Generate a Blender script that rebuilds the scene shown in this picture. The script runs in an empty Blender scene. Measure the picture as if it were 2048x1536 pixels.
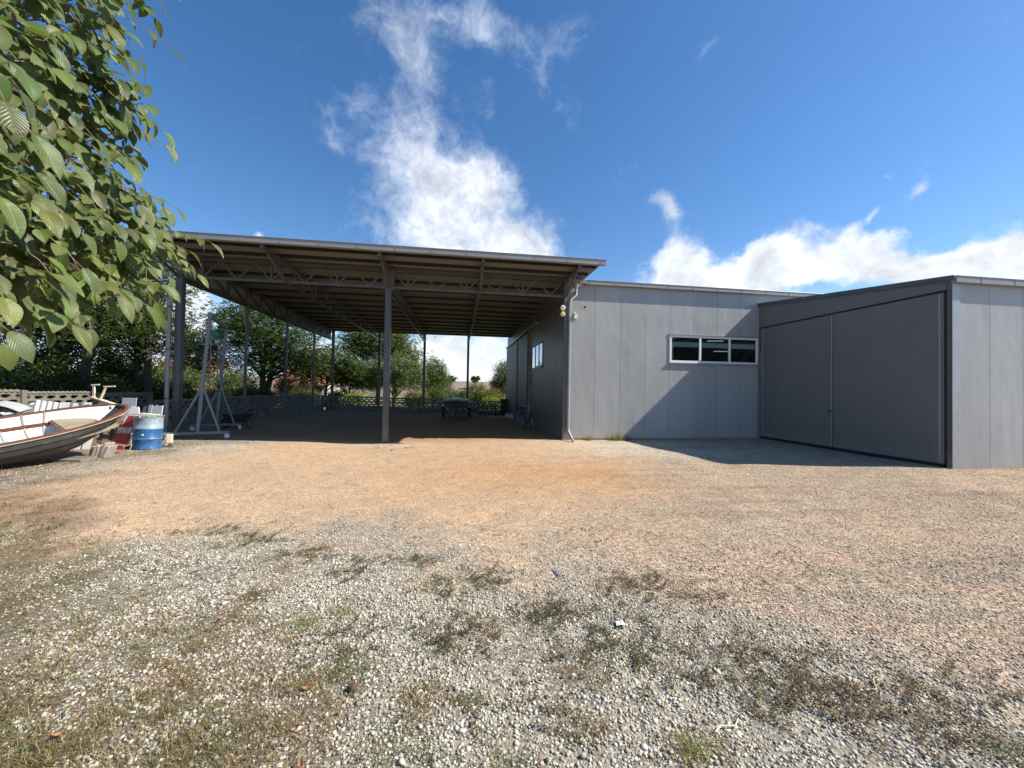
import bpy, bmesh, math, random
import numpy as np
from mathutils import Vector, Matrix, Quaternion
rad = math.radians
random.seed(7)
RNG = np.random.default_rng(11)
S = bpy.context.scene
COL = S.collection

# ------------------------------------------------------------------ site frame
YAW = rad(7.985); CX, CY = 1.784, 12.728        # hangar corner and bearing of its front
CT, ST = math.cos(YAW), math.sin(YAW)
def B(u, v, z=0.0):
    return Vector((CX + u*CT - v*ST, CY + u*ST + v*CT, z))
def toB(x, y):
    x = x-CX; y = y-CY
    return x*CT + y*ST, -x*ST + y*CT

# ------------------------------------------------------------------ noise helpers (numpy)
_lat = np.random.default_rng(5).random((256, 256))
def vnoise(x, y):
    x = np.asarray(x, float); y = np.asarray(y, float)
    xi = np.floor(x).astype(int); yi = np.floor(y).astype(int)
    fx = x-xi; fy = y-yi
    fx = fx*fx*(3-2*fx); fy = fy*fy*(3-2*fy)
    a = _lat[xi & 255, yi & 255]; b = _lat[(xi+1) & 255, yi & 255]
    c = _lat[xi & 255, (yi+1) & 255]; d = _lat[(xi+1) & 255, (yi+1) & 255]
    return (a*(1-fx)+b*fx)*(1-fy) + (c*(1-fx)+d*fx)*fy
def fbm(x, y, o=4):
    s = 0; a = .5; t = 0
    for i in range(o):
        s = s + a*vnoise(x*2**i+17.3*i, y*2**i+5.1*i); t += a; a *= .5
    return s/t
def sstep(a, b, x):
    t = np.clip((np.asarray(x, float)-a)/(b-a), 0, 1)
    return t*t*(3-2*t)

# ground height: nearly flat yard with a soft dip in front of the shed and a rise to the left
_hp = np.array([[0,0,0],[4,3,0],[-4,4,0],[1.78,12.7,0],[-3.87,11.93,-.07],[-9.66,11.1,.05],[-11.5,17,.13],[-12.3,25,.05],[-5,26,-.03],[-.4,28,-.14],[-.2,20,-.1],[-4,18,-.06],
                [8.8,13.7,.07],[9.5,8.3,.07],[14,8.5,.07],[20,9,.08],[-12,8,.15],[-8.5,8.5,.05],[-16,12,.2],[-16,22,.15],[0,8,0],[5,8,.02],[-5,8,0],[-6,4,0],[0,45,0],[-20,45,.1],[20,40,0],[-30,20,.2],[30,10,0],[0,-10,0]])
def gh(x, y):
    x = np.asarray(x, float); y = np.asarray(y, float)
    w = 0; s = 0
    for a, b, c in _hp:
        k = 1/((x-a)**2+(y-b)**2+.6)**1.6
        w = w+k; s = s+k*c
    r = np.hypot(x, y-10)
    und = (fbm(x*.7+3, y*.7+9, 3)-.5)*.05 + (fbm(x*3, y*3, 2)-.5)*.012
    return s/w + und*(1-sstep(60, 90, r))*sstep(-2, 3, y+1)
def g(x, y): return float(gh(x, y))
def gB(u, v):
    p = B(u, v); return g(p.x, p.y)

# ------------------------------------------------------------------ object helpers
def tag(o, label=None, cat=None, group=None, kind=None):
    if label: o['label'] = label
    if cat: o['category'] = cat
    if group: o['group'] = group
    if kind: o['kind'] = kind
    return o
def thing(name, label, cat, loc=(0, 0, 0), rz=0.0, group=None, rot=None):
    o = bpy.data.objects.new(name, None); COL.objects.link(o)
    o.empty_display_size = .2
    o.location = loc; o.rotation_euler = rot if rot else (0, 0, rz)
    return tag(o, label, cat, group)
def bthing(name, label, cat, u, v, group=None, z=0.0):
    return thing(name, label, cat, B(u, v, z), YAW, group)
def copy_tree(o, parent=None):
    c = o.copy(); COL.objects.link(c); c.parent = parent
    for ch in list(o.children): copy_tree(ch, c)
    return c

class MB:
    def __init__(s, off=(0, 0, 0)):
        s.v = []; s.f = []; s.off = Vector(off); s.uv = []
    def add(s, vs, fs):
        n = len(s.v); s.v += [Vector(p)-s.off for p in vs]; s.f += [tuple(i+n for i in f) for f in fs]
    def box(s, x0, x1, y0, y1, z0, z1):
        if x0 > x1: x0, x1 = x1, x0
        if y0 > y1: y0, y1 = y1, y0
        if z0 > z1: z0, z1 = z1, z0
        s.add([(x0,y0,z0),(x1,y0,z0),(x1,y1,z0),(x0,y1,z0),(x0,y0,z1),(x1,y0,z1),(x1,y1,z1),(x0,y1,z1)],
              [(3,2,1,0),(4,5,6,7),(0,1,5,4),(1,2,6,5),(2,3,7,6),(3,0,4,7)])
        return s
    def bar(s, p, q, w, h=None, up=(0, 0, 1)):
        p = Vector(p); q = Vector(q); h = h or w
        d = (q-p).normalized(); up = Vector(up)
        if abs(d.dot(up)) > .98: up = Vector((0, 1, 0))
        sx = d.cross(up).normalized(); sy = sx.cross(d).normalized()
        vs = []
        for c in (p, q):
            for a, b in ((-1,-1),(1,-1),(1,1),(-1,1)):
                vs.append(c+sx*(a*w/2)+sy*(b*h/2))
        s.add(vs, [(0,1,2,3),(7,6,5,4),(1,0,4,5),(2,1,5,6),(3,2,6,7),(0,3,7,4)])
        return s
    def tube(s, pts, r, n=10, cap=True):
        pts = [Vector(p) for p in pts]; k = len(pts)
        rs = list(r) if isinstance(r, (list, tuple)) else [r]*k
        t0 = (pts[1]-pts[0]).normalized()
        a = t0.orthogonal().normalized(); rings = []
        for i in range(k):
            t = ((pts[min(i+1,k-1)]-pts[i]).normalized() + (pts[i]-pts[max(i-1,0)]).normalized())
            t = t.normalized() if t.length > 1e-6 else t0
            a = (a - t*a.dot(t)); a = a.normalized() if a.length > 1e-6 else t.orthogonal().normalized()
            b = t.cross(a)
            rings.append([pts[i]+(a*math.cos(2*math.pi*j/n)+b*math.sin(2*math.pi*j/n))*rs[i] for j in range(n)])
        vs = [p for rg in rings for p in rg]; fs = []
        for i in range(k-1):
            for j in range(n):
                fs.append((i*n+j, i*n+(j+1)%n, (i+1)*n+(j+1)%n, (i+1)*n+j))
        if cap:
            fs.append(tuple(reversed(range(n)))); fs.append(tuple((k-1)*n+j for j in range(n)))
        s.add(vs, fs); return s
    def lathe(s, prof, c=(0, 0, 0), n=32, axis='z'):
        c = Vector(c); vs = []; fs = []
        for r, z in prof:
            for j in range(n):
                an = 2*math.pi*j/n; x, y = r*math.cos(an), r*math.sin(an)
                vs.append(c + (Vector((x, y, z)) if axis == 'z' else Vector((x, z, y)) if axis == 'y' else Vector((z, x, y))))
        for i in range(len(prof)-1):
            for j in range(n):
                fs.append((i*n+j, i*n+(j+1)%n, (i+1)*n+(j+1)%n, (i+1)*n+j))
        s.add(vs, fs); return s
    def ring(s, c, R, r, axis='x', n=36, m=8):
        c = Vector(c); vs = []; fs = []
        for i in range(n):
            a = 2*math.pi*i/n
            for j in range(m):
                b = 2*math.pi*j/m; q = R+r*math.cos(b); w = r*math.sin(b)
                p = (w, q*math.cos(a), q*math.sin(a)) if axis == 'x' else (q*math.cos(a), w, q*math.sin(a))
                vs.append(c+Vector(p))
        for i in range(n):
            for j in range(m):
                fs.append((i*m+j, ((i+1)%n)*m+j, ((i+1)%n)*m+(j+1)%m, i*m+(j+1)%m))
        s.add(vs, fs); return s
    def prism(s, poly, p, ax, ay, an, t):
        p = Vector(p); ax = Vector(ax); ay = Vector(ay); an = Vector(an); n = len(poly)
        vs = [p+ax*a+ay*b for a, b in poly]+[p+ax*a+ay*b+an*t for a, b in poly]
        fs = [tuple(reversed(range(n))), tuple(range(n, 2*n))]
        fs += [(i, (i+1)%n, n+(i+1)%n, n+i) for i in range(n)]
        s.add(vs, fs); return s
    def sheet(s, rows, t=None):
        """grid of points (list of rows); t = thickness vector"""
        r = len(rows); c = len(rows[0]); vs = [Vector(p) for row in rows for p in row]
        fs = [(i*c+j, i*c+j+1, (i+1)*c+j+1, (i+1)*c+j) for i in range(r-1) for j in range(c-1)]
        if t is not None:
            t = Vector(t); n = len(vs); vs += [p+t for p in vs[:n]]
            fs += [tuple(n+k for k in reversed(f)) for f in fs[:]]
            bd = [i for i in range(c)]+[i*c+c-1 for i in range(1, r)]+[(r-1)*c+j for j in range(c-2, -1, -1)]+[i*c for i in range(r-2, 0, -1)]
            for a, b in zip(bd, bd[1:]+bd[:1]): fs.append((b, a, n+a, n+b))
        s.add(vs, fs); return s
    def build(s, name, m, parent=None, smooth=False, bevel=0.0, fix=True):
        me = bpy.data.meshes.new(name); me.from_pydata([tuple(p) for p in s.v], [], s.f)
        if fix:
            bm = bmesh.new(); bm.from_mesh(me); bmesh.ops.recalc_face_normals(bm, faces=bm.faces); bm.to_mesh(me); bm.free()
        me.materials.append(m)
        if smooth:
            me.polygons.foreach_set('use_smooth', [True]*len(me.polygons))
            try: me.set_sharp_from_angle(angle=rad(38))
            except Exception: pass
        o = bpy.data.objects.new(name, me); COL.objects.link(o); o.parent = parent
        if bevel:
            b = o.modifiers.new('bevel', 'BEVEL'); b.width = bevel; b.segments = 2; b.limit_method = 'ANGLE'; b.angle_limit = rad(40)
        return o

def npmesh(name, V, Fq, m, parent=None, col=None, uv=None, smooth=False, n=4):
    """fast mesh from numpy arrays; Fq (k,n) vertex ids; col per vertex rgb; uv per loop"""
    me = bpy.data.meshes.new(name)
    k = len(Fq)
    me.vertices.add(len(V)); me.vertices.foreach_set('co', np.asarray(V, np.float32).ravel())
    me.loops.add(k*n); me.loops.foreach_set('vertex_index', np.asarray(Fq, np.int32).ravel())
    me.polygons.add(k); me.polygons.foreach_set('loop_start', np.arange(0, k*n, n, dtype=np.int32))
    if smooth: me.polygons.foreach_set('use_smooth', np.ones(k, bool))
    me.update(calc_edges=True)
    if col is not None:
        a = me.color_attributes.new('Col', 'FLOAT_COLOR', 'POINT')
        c4 = np.ones((len(V), 4), np.float32); c4[:, :3] = col
        a.data.foreach_set('color', c4.ravel())
    if uv is not None:
        l = me.uv_layers.new(name='UVMap'); l.data.foreach_set('uv', np.asarray(uv, np.float32).ravel())
    me.materials.append(m)
    o = bpy.data.objects.new(name, me); COL.objects.link(o); o.parent = parent
    return o

# ------------------------------------------------------------------ materials
class NT:
    def __init__(s, nt): s.t = nt; s.n = nt.nodes; s.l = nt.links
    def new(s, t, **k):
        n = s.n.new(t)
        for a, b in k.items(): setattr(n, a, b)
        return n
    def put(s, sock, val):
        if isinstance(val, bpy.types.NodeSocket): s.l.new(val, sock)
        else:
            if isinstance(val, (tuple, list)) and len(val) == 3 and sock.type == 'RGBA': val = (*val, 1)
            sock.default_value = val
    def math(s, op, a, b=None, c=None, clamp=False):
        n = s.new('ShaderNodeMath', operation=op); n.use_clamp = clamp
        s.put(n.inputs[0], a)
        if b is not None: s.put(n.inputs[1], b)
        if c is not None: s.put(n.inputs[2], c)
        return n.outputs[0]
    def mix(s, f, a, b, bt='MIX'):
        n = s.new('ShaderNodeMix', data_type='RGBA', blend_type=bt)
        s.put(n.inputs[0], f); s.put(n.inputs[6], a); s.put(n.inputs[7], b); return n.outputs[2]
    def noise(s, vec, scale, detail=3, rough=.55, dist=0.0, col=False):
        n = s.new('ShaderNodeTexNoise'); 
        if vec is not None: s.l.new(vec, n.inputs['Vector'])
        n.inputs['Scale'].default_value = scale; n.inputs['Detail'].default_value = detail
        n.inputs['Roughness'].default_value = rough; n.inputs['Distortion'].default_value = dist
        return n.outputs['Color' if col else 'Fac']
    def ramp(s, f, stops):
        n = s.new('ShaderNodeValToRGB'); s.put(n.inputs[0], f); e = n.color_ramp.elements
        while len(e) < len(stops): e.new(.5)
        for i, (p, c) in enumerate(stops):
            e[i].position = p; e[i].color = (*c, 1) if len(c) == 3 else c
        return n.outputs[0]
    def coord(s, w='Object'): return s.new('ShaderNodeTexCoord').outputs[w]
    def scale(s, vec, sc):
        n = s.new('ShaderNodeMapping'); s.l.new(vec, n.inputs[0]); n.inputs['Scale'].default_value = sc; return n.outputs[0]
    def bump(s, h, strength, dist=.01, nrm=None):
        n = s.new('ShaderNodeBump'); s.l.new(h, n.inputs['Height']); n.inputs['Strength'].default_value = strength
        n.inputs['Distance'].default_value = dist
        if nrm: s.l.new(nrm, n.inputs['Normal'])
        return n.outputs[0]
    def maprange(s, f, a, b, c=0.0, d=1.0):
        n = s.new('ShaderNodeMapRange'); n.interpolation_type = 'SMOOTHSTEP'
        s.put(n.inputs[0], f); n.inputs[1].default_value = a; n.inputs[2].default_value = b; n.inputs[3].default_value = c; n.inputs[4].default_value = d
        return n.outputs[0]

def mat(name):
    m = bpy.data.materials.new(name); m.use_nodes = True
    t = NT(m.node_tree); bs = m.node_tree.nodes['Principled BSDF']
    return m, t, bs

def paint(name, c, rough=.5, metal=0.0, var=.12, dirt=(.5, .45, .38), dirt_amt=.0, bump=.0, bscale=60, spec=.5, sc=1.0, rust=0.0, lowz=0.0):
    """painted / coated surface with mottling, dust and optional rust"""
    m, t, bs = mat(name); co = t.coord('Object')
    n1 = t.noise(co, 1.3*sc, 5, .6); n2 = t.noise(co, 14*sc, 4, .6)
    f = t.math('ADD', t.math('MULTIPLY', n1, .6), t.math('MULTIPLY', n2, .4))
    lo = tuple(x*(1-var) for x in c); hi = tuple(min(1, x*(1+var)) for x in c)
    cc = t.ramp(f, [(.3, lo), (.7, hi)])
    if dirt_amt:
        d = t.maprange(t.noise(co, 3.1*sc, 6, .7), .5, .75, 0, dirt_amt); cc = t.mix(d, cc, dirt)
    if lowz:
        z = t.new('ShaderNodeSeparateXYZ'); t.l.new(co, z.inputs[0])
        h = t.maprange(t.math('ADD', z.outputs[2], t.math('MULTIPLY', t.noise(co, 5, 4), .35)), .2, .75, lowz, 0)
        cc = t.mix(h, cc, (.42, .33, .24))
    if rust:
        r = t.maprange(t.noise(co, 4.5*sc, 8, .72), .72-rust*.4, .8-rust*.3, 0, 1)
        cc = t.mix(r, cc, t.ramp(n2, [(.3, (.12, .05, .025)), (.7, (.28, .13, .06))]))
        t.put(bs.inputs['Roughness'], t.math('ADD', t.math('MULTIPLY', r, .35), rough, clamp=True))
    else:
        t.put(bs.inputs['Roughness'], t.math('ADD', rough-.08, t.math('MULTIPLY', n2, .16), clamp=True))
    t.put(bs.inputs['Base Color'], cc)
    bs.inputs['Metallic'].default_value = metal; bs.inputs['Specular IOR Level'].default_value = spec
    if bump:
        t.put(bs.inputs['Normal'], t.bump(t.noise(co, bscale, 3), bump, .004))
    return m

def wood(name, c, rough=.75, scale=(2, 30, 30), var=.45, axis=None):
    m, t, bs = mat(name); co = t.scale(t.coord('Object'), scale)
    n = t.noise(co, 1.0, 6, .65, .6); n2 = t.noise(t.coord('Object'), 6, 3)
    lo = tuple(x*(1-var) for x in c); hi = tuple(min(1, x*(1+var)) for x in c)
    cc = t.ramp(n, [(.3, lo), (.5, c), (.72, hi)])
    cc = t.mix(t.maprange(n2, .5, .8, 0, .4), cc, tuple(x*.6 for x in c))
    t.put(bs.inputs['Base Color'], cc); bs.inputs['Roughness'].default_value = rough
    t.put(bs.inputs['Normal'], t.bump(n, .5, .004)); return m

M = {}
def panel_mat(name, c, rough, micro=True, lowz=.35, spec=.5, metal=.0, pw=None):
    """embossed coated-steel sandwich panel: fine vertical micro ribs, stucco grain, gentle oil canning, dust at the foot"""
    m, t, bs = mat(name); co = t.coord('Object')
    n1 = t.noise(co, .55, 4, .6); n2 = t.noise(t.scale(co, (9, 9, .9)), 1, 5, .65); n3 = t.noise(co, 38, 2)
    f = t.math('ADD', t.math('MULTIPLY', n1, .45), t.math('ADD', t.math('MULTIPLY', n2, .35), t.math('MULTIPLY', n3, .2)))
    cc = t.ramp(f, [(.32, tuple(x*.86 for x in c)), (.68, tuple(x*1.1 for x in c))])
    sk = t.maprange(t.noise(t.scale(co, (14, 14, .35)), 1, 5, .7), .52, .76, 0, .36)          # rain streaks
    cc = t.mix(sk, cc, tuple(x*.66 for x in c))
    sp_ = t.maprange(t.noise(co, 70, 2), .73, .78, 0, .35); cc = t.mix(sp_, cc, tuple(x*.6 for x in c))   # specks
    sep = t.new('ShaderNodeSeparateXYZ'); t.l.new(co, sep.inputs[0])
    h = t.maprange(t.math('ADD', sep.outputs[2], t.math('MULTIPLY', t.noise(co, 4, 5), .4)), .15, .8, lowz, 0)
    cc = t.mix(h, cc, (.45, .37, .29))
    if pw:                                            # each panel a slightly different batch tone
        wn_ = t.new('ShaderNodeTexWhiteNoise', noise_dimensions='1D'); t.l.new(t.math('FLOOR', t.math('DIVIDE', t.math('SUBTRACT', sep.outputs[0], pw[0]), pw[1])), wn_.inputs['W'])
        k_ = t.math('MULTIPLY_ADD', wn_.outputs['Value'], .13, .93); cc = t.mix(1.0, cc, k_, 'MULTIPLY')
    t.put(bs.inputs['Base Color'], cc)
    t.put(bs.inputs['Roughness'], t.math('ADD', rough-.08, t.math('MULTIPLY', n2, .18)))
    bs.inputs['Specular IOR Level'].default_value = spec; bs.inputs['Metallic'].default_value = metal
    canning = t.noise(t.scale(co, (1.1, 1.1, .6)), 1.0, 2, .5)
    b1 = t.bump(canning, .6, .05)
    dent = t.math('POWER', t.noise(t.scale(co, (2.2, 2.2, 1.6)), 1.0, 3, .5), 6)
    b2 = t.bump(dent, .6, .045, b1)
    grain = t.noise(co, 120, 2)
    b3 = t.bump(grain, .35, .0035, b2)
    nr = b3
    if micro:
        wv = t.math('SINE', t.math('MULTIPLY', t.math('ADD', sep.outputs[0], sep.outputs[1]), 2*math.pi/.05))
        nr = t.bump(wv, .12, .002, b3)
    t.put(bs.inputs['Normal'], nr)
    return m

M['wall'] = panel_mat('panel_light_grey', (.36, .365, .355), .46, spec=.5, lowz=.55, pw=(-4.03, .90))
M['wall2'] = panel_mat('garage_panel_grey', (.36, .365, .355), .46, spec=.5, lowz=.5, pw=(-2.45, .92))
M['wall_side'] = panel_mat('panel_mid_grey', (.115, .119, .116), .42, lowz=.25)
M['door'] = panel_mat('panel_door_grey', (.162, .163, .153), .5, lowz=.3, spec=.35)
M['steel'] = paint('grey_painted_steel', (.085, .088, .089), .42, 0, .1, dirt_amt=.12, lowz=.3)
M['steel_dark'] = paint('dark_grey_steel', (.022, .022, .022), .5, 0, .15)
M['gantry'] = paint('gantry_grey_blue_paint', (.17, .19, .205), .4, 0, .1, dirt_amt=.1)
M['gutter'] = paint('coated_gutter_metal', (.27, .265, .255), .42, .1, .08, dirt_amt=.12, dirt=(.3, .28, .25))
M['galv'] = paint('galvanised_steel', (.35, .365, .375), .42, .25, .12, dirt_amt=.1, sc=3)
M['trim'] = paint('light_aluminium_trim', (.30, .305, .305), .4, .1, .06)
M['white_frame'] = paint('white_window_profile', (.84, .84, .83), .35, 0, .03)
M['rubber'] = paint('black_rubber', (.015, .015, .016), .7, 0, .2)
M['ceiling'] = paint('cream_panel_underside', (.20, .193, .172), .5, 0, .05)
M['roof'] = paint('grey_roof_panel', (.30, .32, .34), .4, .1, .08)
M['white_plastic'] = paint('white_plastic', (.8, .8, .78), .35, 0, .04)
M['amber'] = paint('yellowed_lens', (.7, .55, .28), .3, 0, .1)
M['lens_grey'] = paint('lamp_lens', (.55, .56, .56), .15, 0, .1)
M['concrete'] = paint('old_concrete', (.165, .15, .12), .9, 0, .3, dirt=(.16, .15, .12), dirt_amt=.7, bump=.6, bscale=35, sc=2)
M['concrete_dark'] = paint('weathered_precast_concrete', (.21, .20, .185), .9, 0, .3, dirt=(.09, .09, .07), dirt_amt=.6, bump=.6, bscale=35, sc=2)
M['inside'] = paint('dark_inner_lining', (.10, .105, .11), .6, 0, .1)
M['floor_in'] = paint('concrete_floor', (.2, .2, .19), .7, 0, .15)
M['hull'] = paint('weathered_grey_hull_paint', (.046, .047, .048), .55, 0, .25, dirt=(.17, .16, .15), dirt_amt=.35, sc=2)
M['hull_in'] = paint('cream_white_hull_paint', (.80, .76, .67), .45, 0, .07, dirt=(.5, .45, .36), dirt_amt=.25, sc=2)
M['turq'] = paint('turquoise_paint', (.16, .50, .55), .45, 0, .12, dirt=(.5, .5, .45), dirt_amt=.25, sc=2)
M['rail'] = wood('red_brown_varnished_wood', (.15, .058, .034), .5)
M['deckwood'] = wood('grey_weathered_wood', (.27, .23, .16), .85)
M['rub'] = paint('pale_rubbing_strake', (.42, .35, .27), .55, 0, .2, dirt=(.2, .12, .08), dirt_amt=.6, sc=4)
M['ribs'] = paint('grey_rib_paint', (.28, .25, .22), .6, 0, .2)
M['oldwood'] = wood('old_brown_board', (.20, .135, .085), .85)
M['greywood'] = wood('silvered_grey_wood', (.36, .32, .27), .9, (30, 30, 3))
M['palewood'] = wood('pale_peeling_wood', (.62, .52, .38), .8)
M['corr'] = paint('white_fibre_sheet', (.52, .53, .53), .65, 0, .18, dirt=(.28, .22, .17), dirt_amt=.5, sc=3)
M['greysheet'] = paint('grey_cement_sheet', (.36, .38, .39), .75, 0, .14, dirt_amt=.2, bump=.2, sc=3)
M['tiles'] = paint('light_grey_stone_slab', (.44, .45, .44), .75, 0, .15, dirt_amt=.25, sc=4)
M['white_board'] = paint('white_board', (.82, .83, .82), .5, 0, .05)
M['red'] = paint('faded_red_paint', (.55, .035, .045), .5, 0, .14, dirt=(.6, .3, .25), dirt_amt=.15, sc=3)
M['cream'] = paint('cream_sign_band', (.80, .74, .56), .5, 0, .08)
M['drum'] = paint('blue_drum_paint', (.025, .105, .27), .40, .1, .35, dirt=(.25, .36, .44), dirt_amt=.5, rust=.26, sc=2.2)
M['drum_top'] = paint('worn_pale_blue_drum_top', (.28, .38, .43), .42, .15, .35, dirt=(.62, .68, .70), dirt_amt=.7, rust=.2, sc=2.6)
M['green'] = paint('green_hoist_enamel', (.02, .16, .12), .35, 0, .15)
M['chain'] = paint('dull_chain_steel', (.30, .30, .30), .4, .7, .2)
M['tyre'] = paint('black_tyre', (.02, .02, .02), .8, 0, .2)
M['tarp'] = paint('grey_blue_tarpaulin', (.30, .35, .42), .55, 0, .15, bump=.3, bscale=12)
M['black_paint'] = paint('black_bike_paint', (.02, .02, .022), .3, 0, .2)
M['tray'] = paint('dark_green_tray', (.05, .065, .06), .5, 0, .2, rust=.1)
M['bark'] = paint('bark', (.105, .085, .065), .95, 0, .35, bump=1.0, bscale=30, sc=4)
M['bark_red'] = paint('young_walnut_bark', (.22, .15, .10), .8, 0, .3, bump=.5, bscale=40, sc=6)
M['house_wall'] = paint('pale_house_render', (.62, .58, .52), .9, 0, .1)
M['rooftile'] = paint('orange_roof_tile', (.46, .19, .11), .8, 0, .25, bump=.6, bscale=18, sc=5)
M['dark_glass'] = paint('house_window_glass', (.05, .06, .07), .1)
M['paper'] = paint('white_paper', (.85, .85, .83), .7, 0, .04)
M['rod'] = paint('grey_rod', (.25, .29, .31), .6, 0, .2)

def tube_mat():
    m, t, bs = mat('fluorescent_tube'); bs.inputs['Base Color'].default_value = (.9, .9, .9, 1)
    bs.inputs['Emission Color'].default_value = (.95, .98, 1, 1); bs.inputs['Emission Strength'].default_value = 2.2; return m
M['tube'] = tube_mat()
def glass(name, tint, refl=.5):
    m = bpy.data.materials.new(name); m.use_nodes = True; t = NT(m.node_tree); t.n.clear()
    out = t.new('ShaderNodeOutputMaterial'); tr = t.new('ShaderNodeBsdfTransparent'); tr.inputs[0].default_value = (*tint, 1)
    gl = t.new('ShaderNodeBsdfGlossy'); gl.inputs['Roughness'].default_value = .015; gl.inputs[0].default_value = (.9, .95, 1, 1)
    fr = t.new('ShaderNodeFresnel'); fr.inputs[0].default_value = 1.52
    mx = t.new('ShaderNodeMixShader'); f = t.math('MULTIPLY', fr.outputs[0], refl*2.0, clamp=True)
    nz = t.bump(t.noise(t.coord('Object'), .8, 2), .05, .03); t.l.new(nz, gl.inputs['Normal'])
    t.l.new(f, mx.inputs[0]); t.l.new(tr.outputs[0], mx.inputs[1]); t.l.new(gl.outputs[0], mx.inputs[2]); t.l.new(mx.outputs[0], out.inputs[0])
    return m
M['glass'] = glass('tinted_window_glass', (.25, .29, .29), .55)
M['glass_side'] = glass('reflective_window_glass', (.25, .29, .29), 1.0)

def leaf_mat(name, trans=.35, rough=.5, veins=False, spec=.4):
    m = bpy.data.materials.new(name); m.use_nodes = True; t = NT(m.node_tree); t.n.clear()
    out = t.new('ShaderNodeOutputMaterial')
    at = t.new('ShaderNodeAttribute'); at.attribute_name = 'Col'
    c = at.outputs['Color']; nrm = None
    if veins:
        uv = t.new('ShaderNodeUVMap'); sp = t.new('ShaderNodeSeparateXYZ'); t.l.new(uv.outputs[0], sp.inputs[0])
        ax = t.math('ABSOLUTE', t.math('SUBTRACT', sp.outputs[0], .5))
        # side veins slant forward from the midrib
        ph = t.math('SUBTRACT', t.math('MULTIPLY', sp.outputs[1], 11.0), t.math('MULTIPLY', ax, 7.0))
        fr = t.math('ABSOLUTE', t.math('SUBTRACT', t.math('FRACT', ph), .5))
        side = t.maprange(fr, .0, .12, 1, 0); mid = t.maprange(ax, .0, .03, 1, 0)
        vn = t.math('MAXIMUM', t.math('MULTIPLY', side, .6), mid)
        c = t.mix(t.math('MULTIPLY', vn, .32), c, (.30, .36, .13))
        pw = t.math('SUBTRACT', t.math('MULTIPLY', fr, 1.2), t.math('MULTIPLY', vn, .5))
        sp2 = t.maprange(t.noise(t.coord('Object'), 55, 3, .6), .66, .74, 0, .8)            # brown blotches
        c = t.mix(sp2, c, (.13, .09, .035))
        c = t.mix(t.maprange(t.noise(t.coord('Object'), 9, 4, .6), .5, .75, 0, .5), c, (.20, .22, .05))
        nrm = t.bump(pw, .38, .005)
    pb = t.new('ShaderNodeBsdfPrincipled'); t.l.new(c, pb.inputs['Base Color']); pb.inputs['Roughness'].default_value = rough
    pb.inputs['Specular IOR Level'].default_value = spec
    tl = t.new('ShaderNodeBsdfTranslucent'); t.l.new(t.mix(.55, c, (.22, .30, .03)), tl.inputs[0])
    if nrm: t.l.new(nrm, pb.inputs['Normal'])
    mx = t.new('ShaderNodeMixShader'); mx.inputs[0].default_value = trans
    t.l.new(pb.outputs[0], mx.inputs[1]); t.l.new(tl.outputs[0], mx.inputs[2]); t.l.new(mx.outputs[0], out.inputs[0])
    return m
M['leaf'] = leaf_mat('tree_foliage', .3, .55)
M['walnut'] = leaf_mat('walnut_leaf', .30, .42, True, .5)
M['grass'] = leaf_mat('grass_blade', .3, .6)
def stone_mat():
    m, t, bs = mat('limestone_gravel'); at = t.new('ShaderNodeAttribute'); at.attribute_name = 'Col'
    n = t.noise(t.coord('Object'), 90, 4, .65)
    c = t.mix(t.maprange(n, .3, .75, 0, .55), at.outputs['Color'], t.mix(1.0, at.outputs['Color'], (.62, .60, .56), 'MULTIPLY'))
    t.put(bs.inputs['Base Color'], c); bs.inputs['Roughness'].default_value = .85
    t.put(bs.inputs['Normal'], t.bump(n, .4, .003)); return m
M['stone'] = stone_mat()
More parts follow.
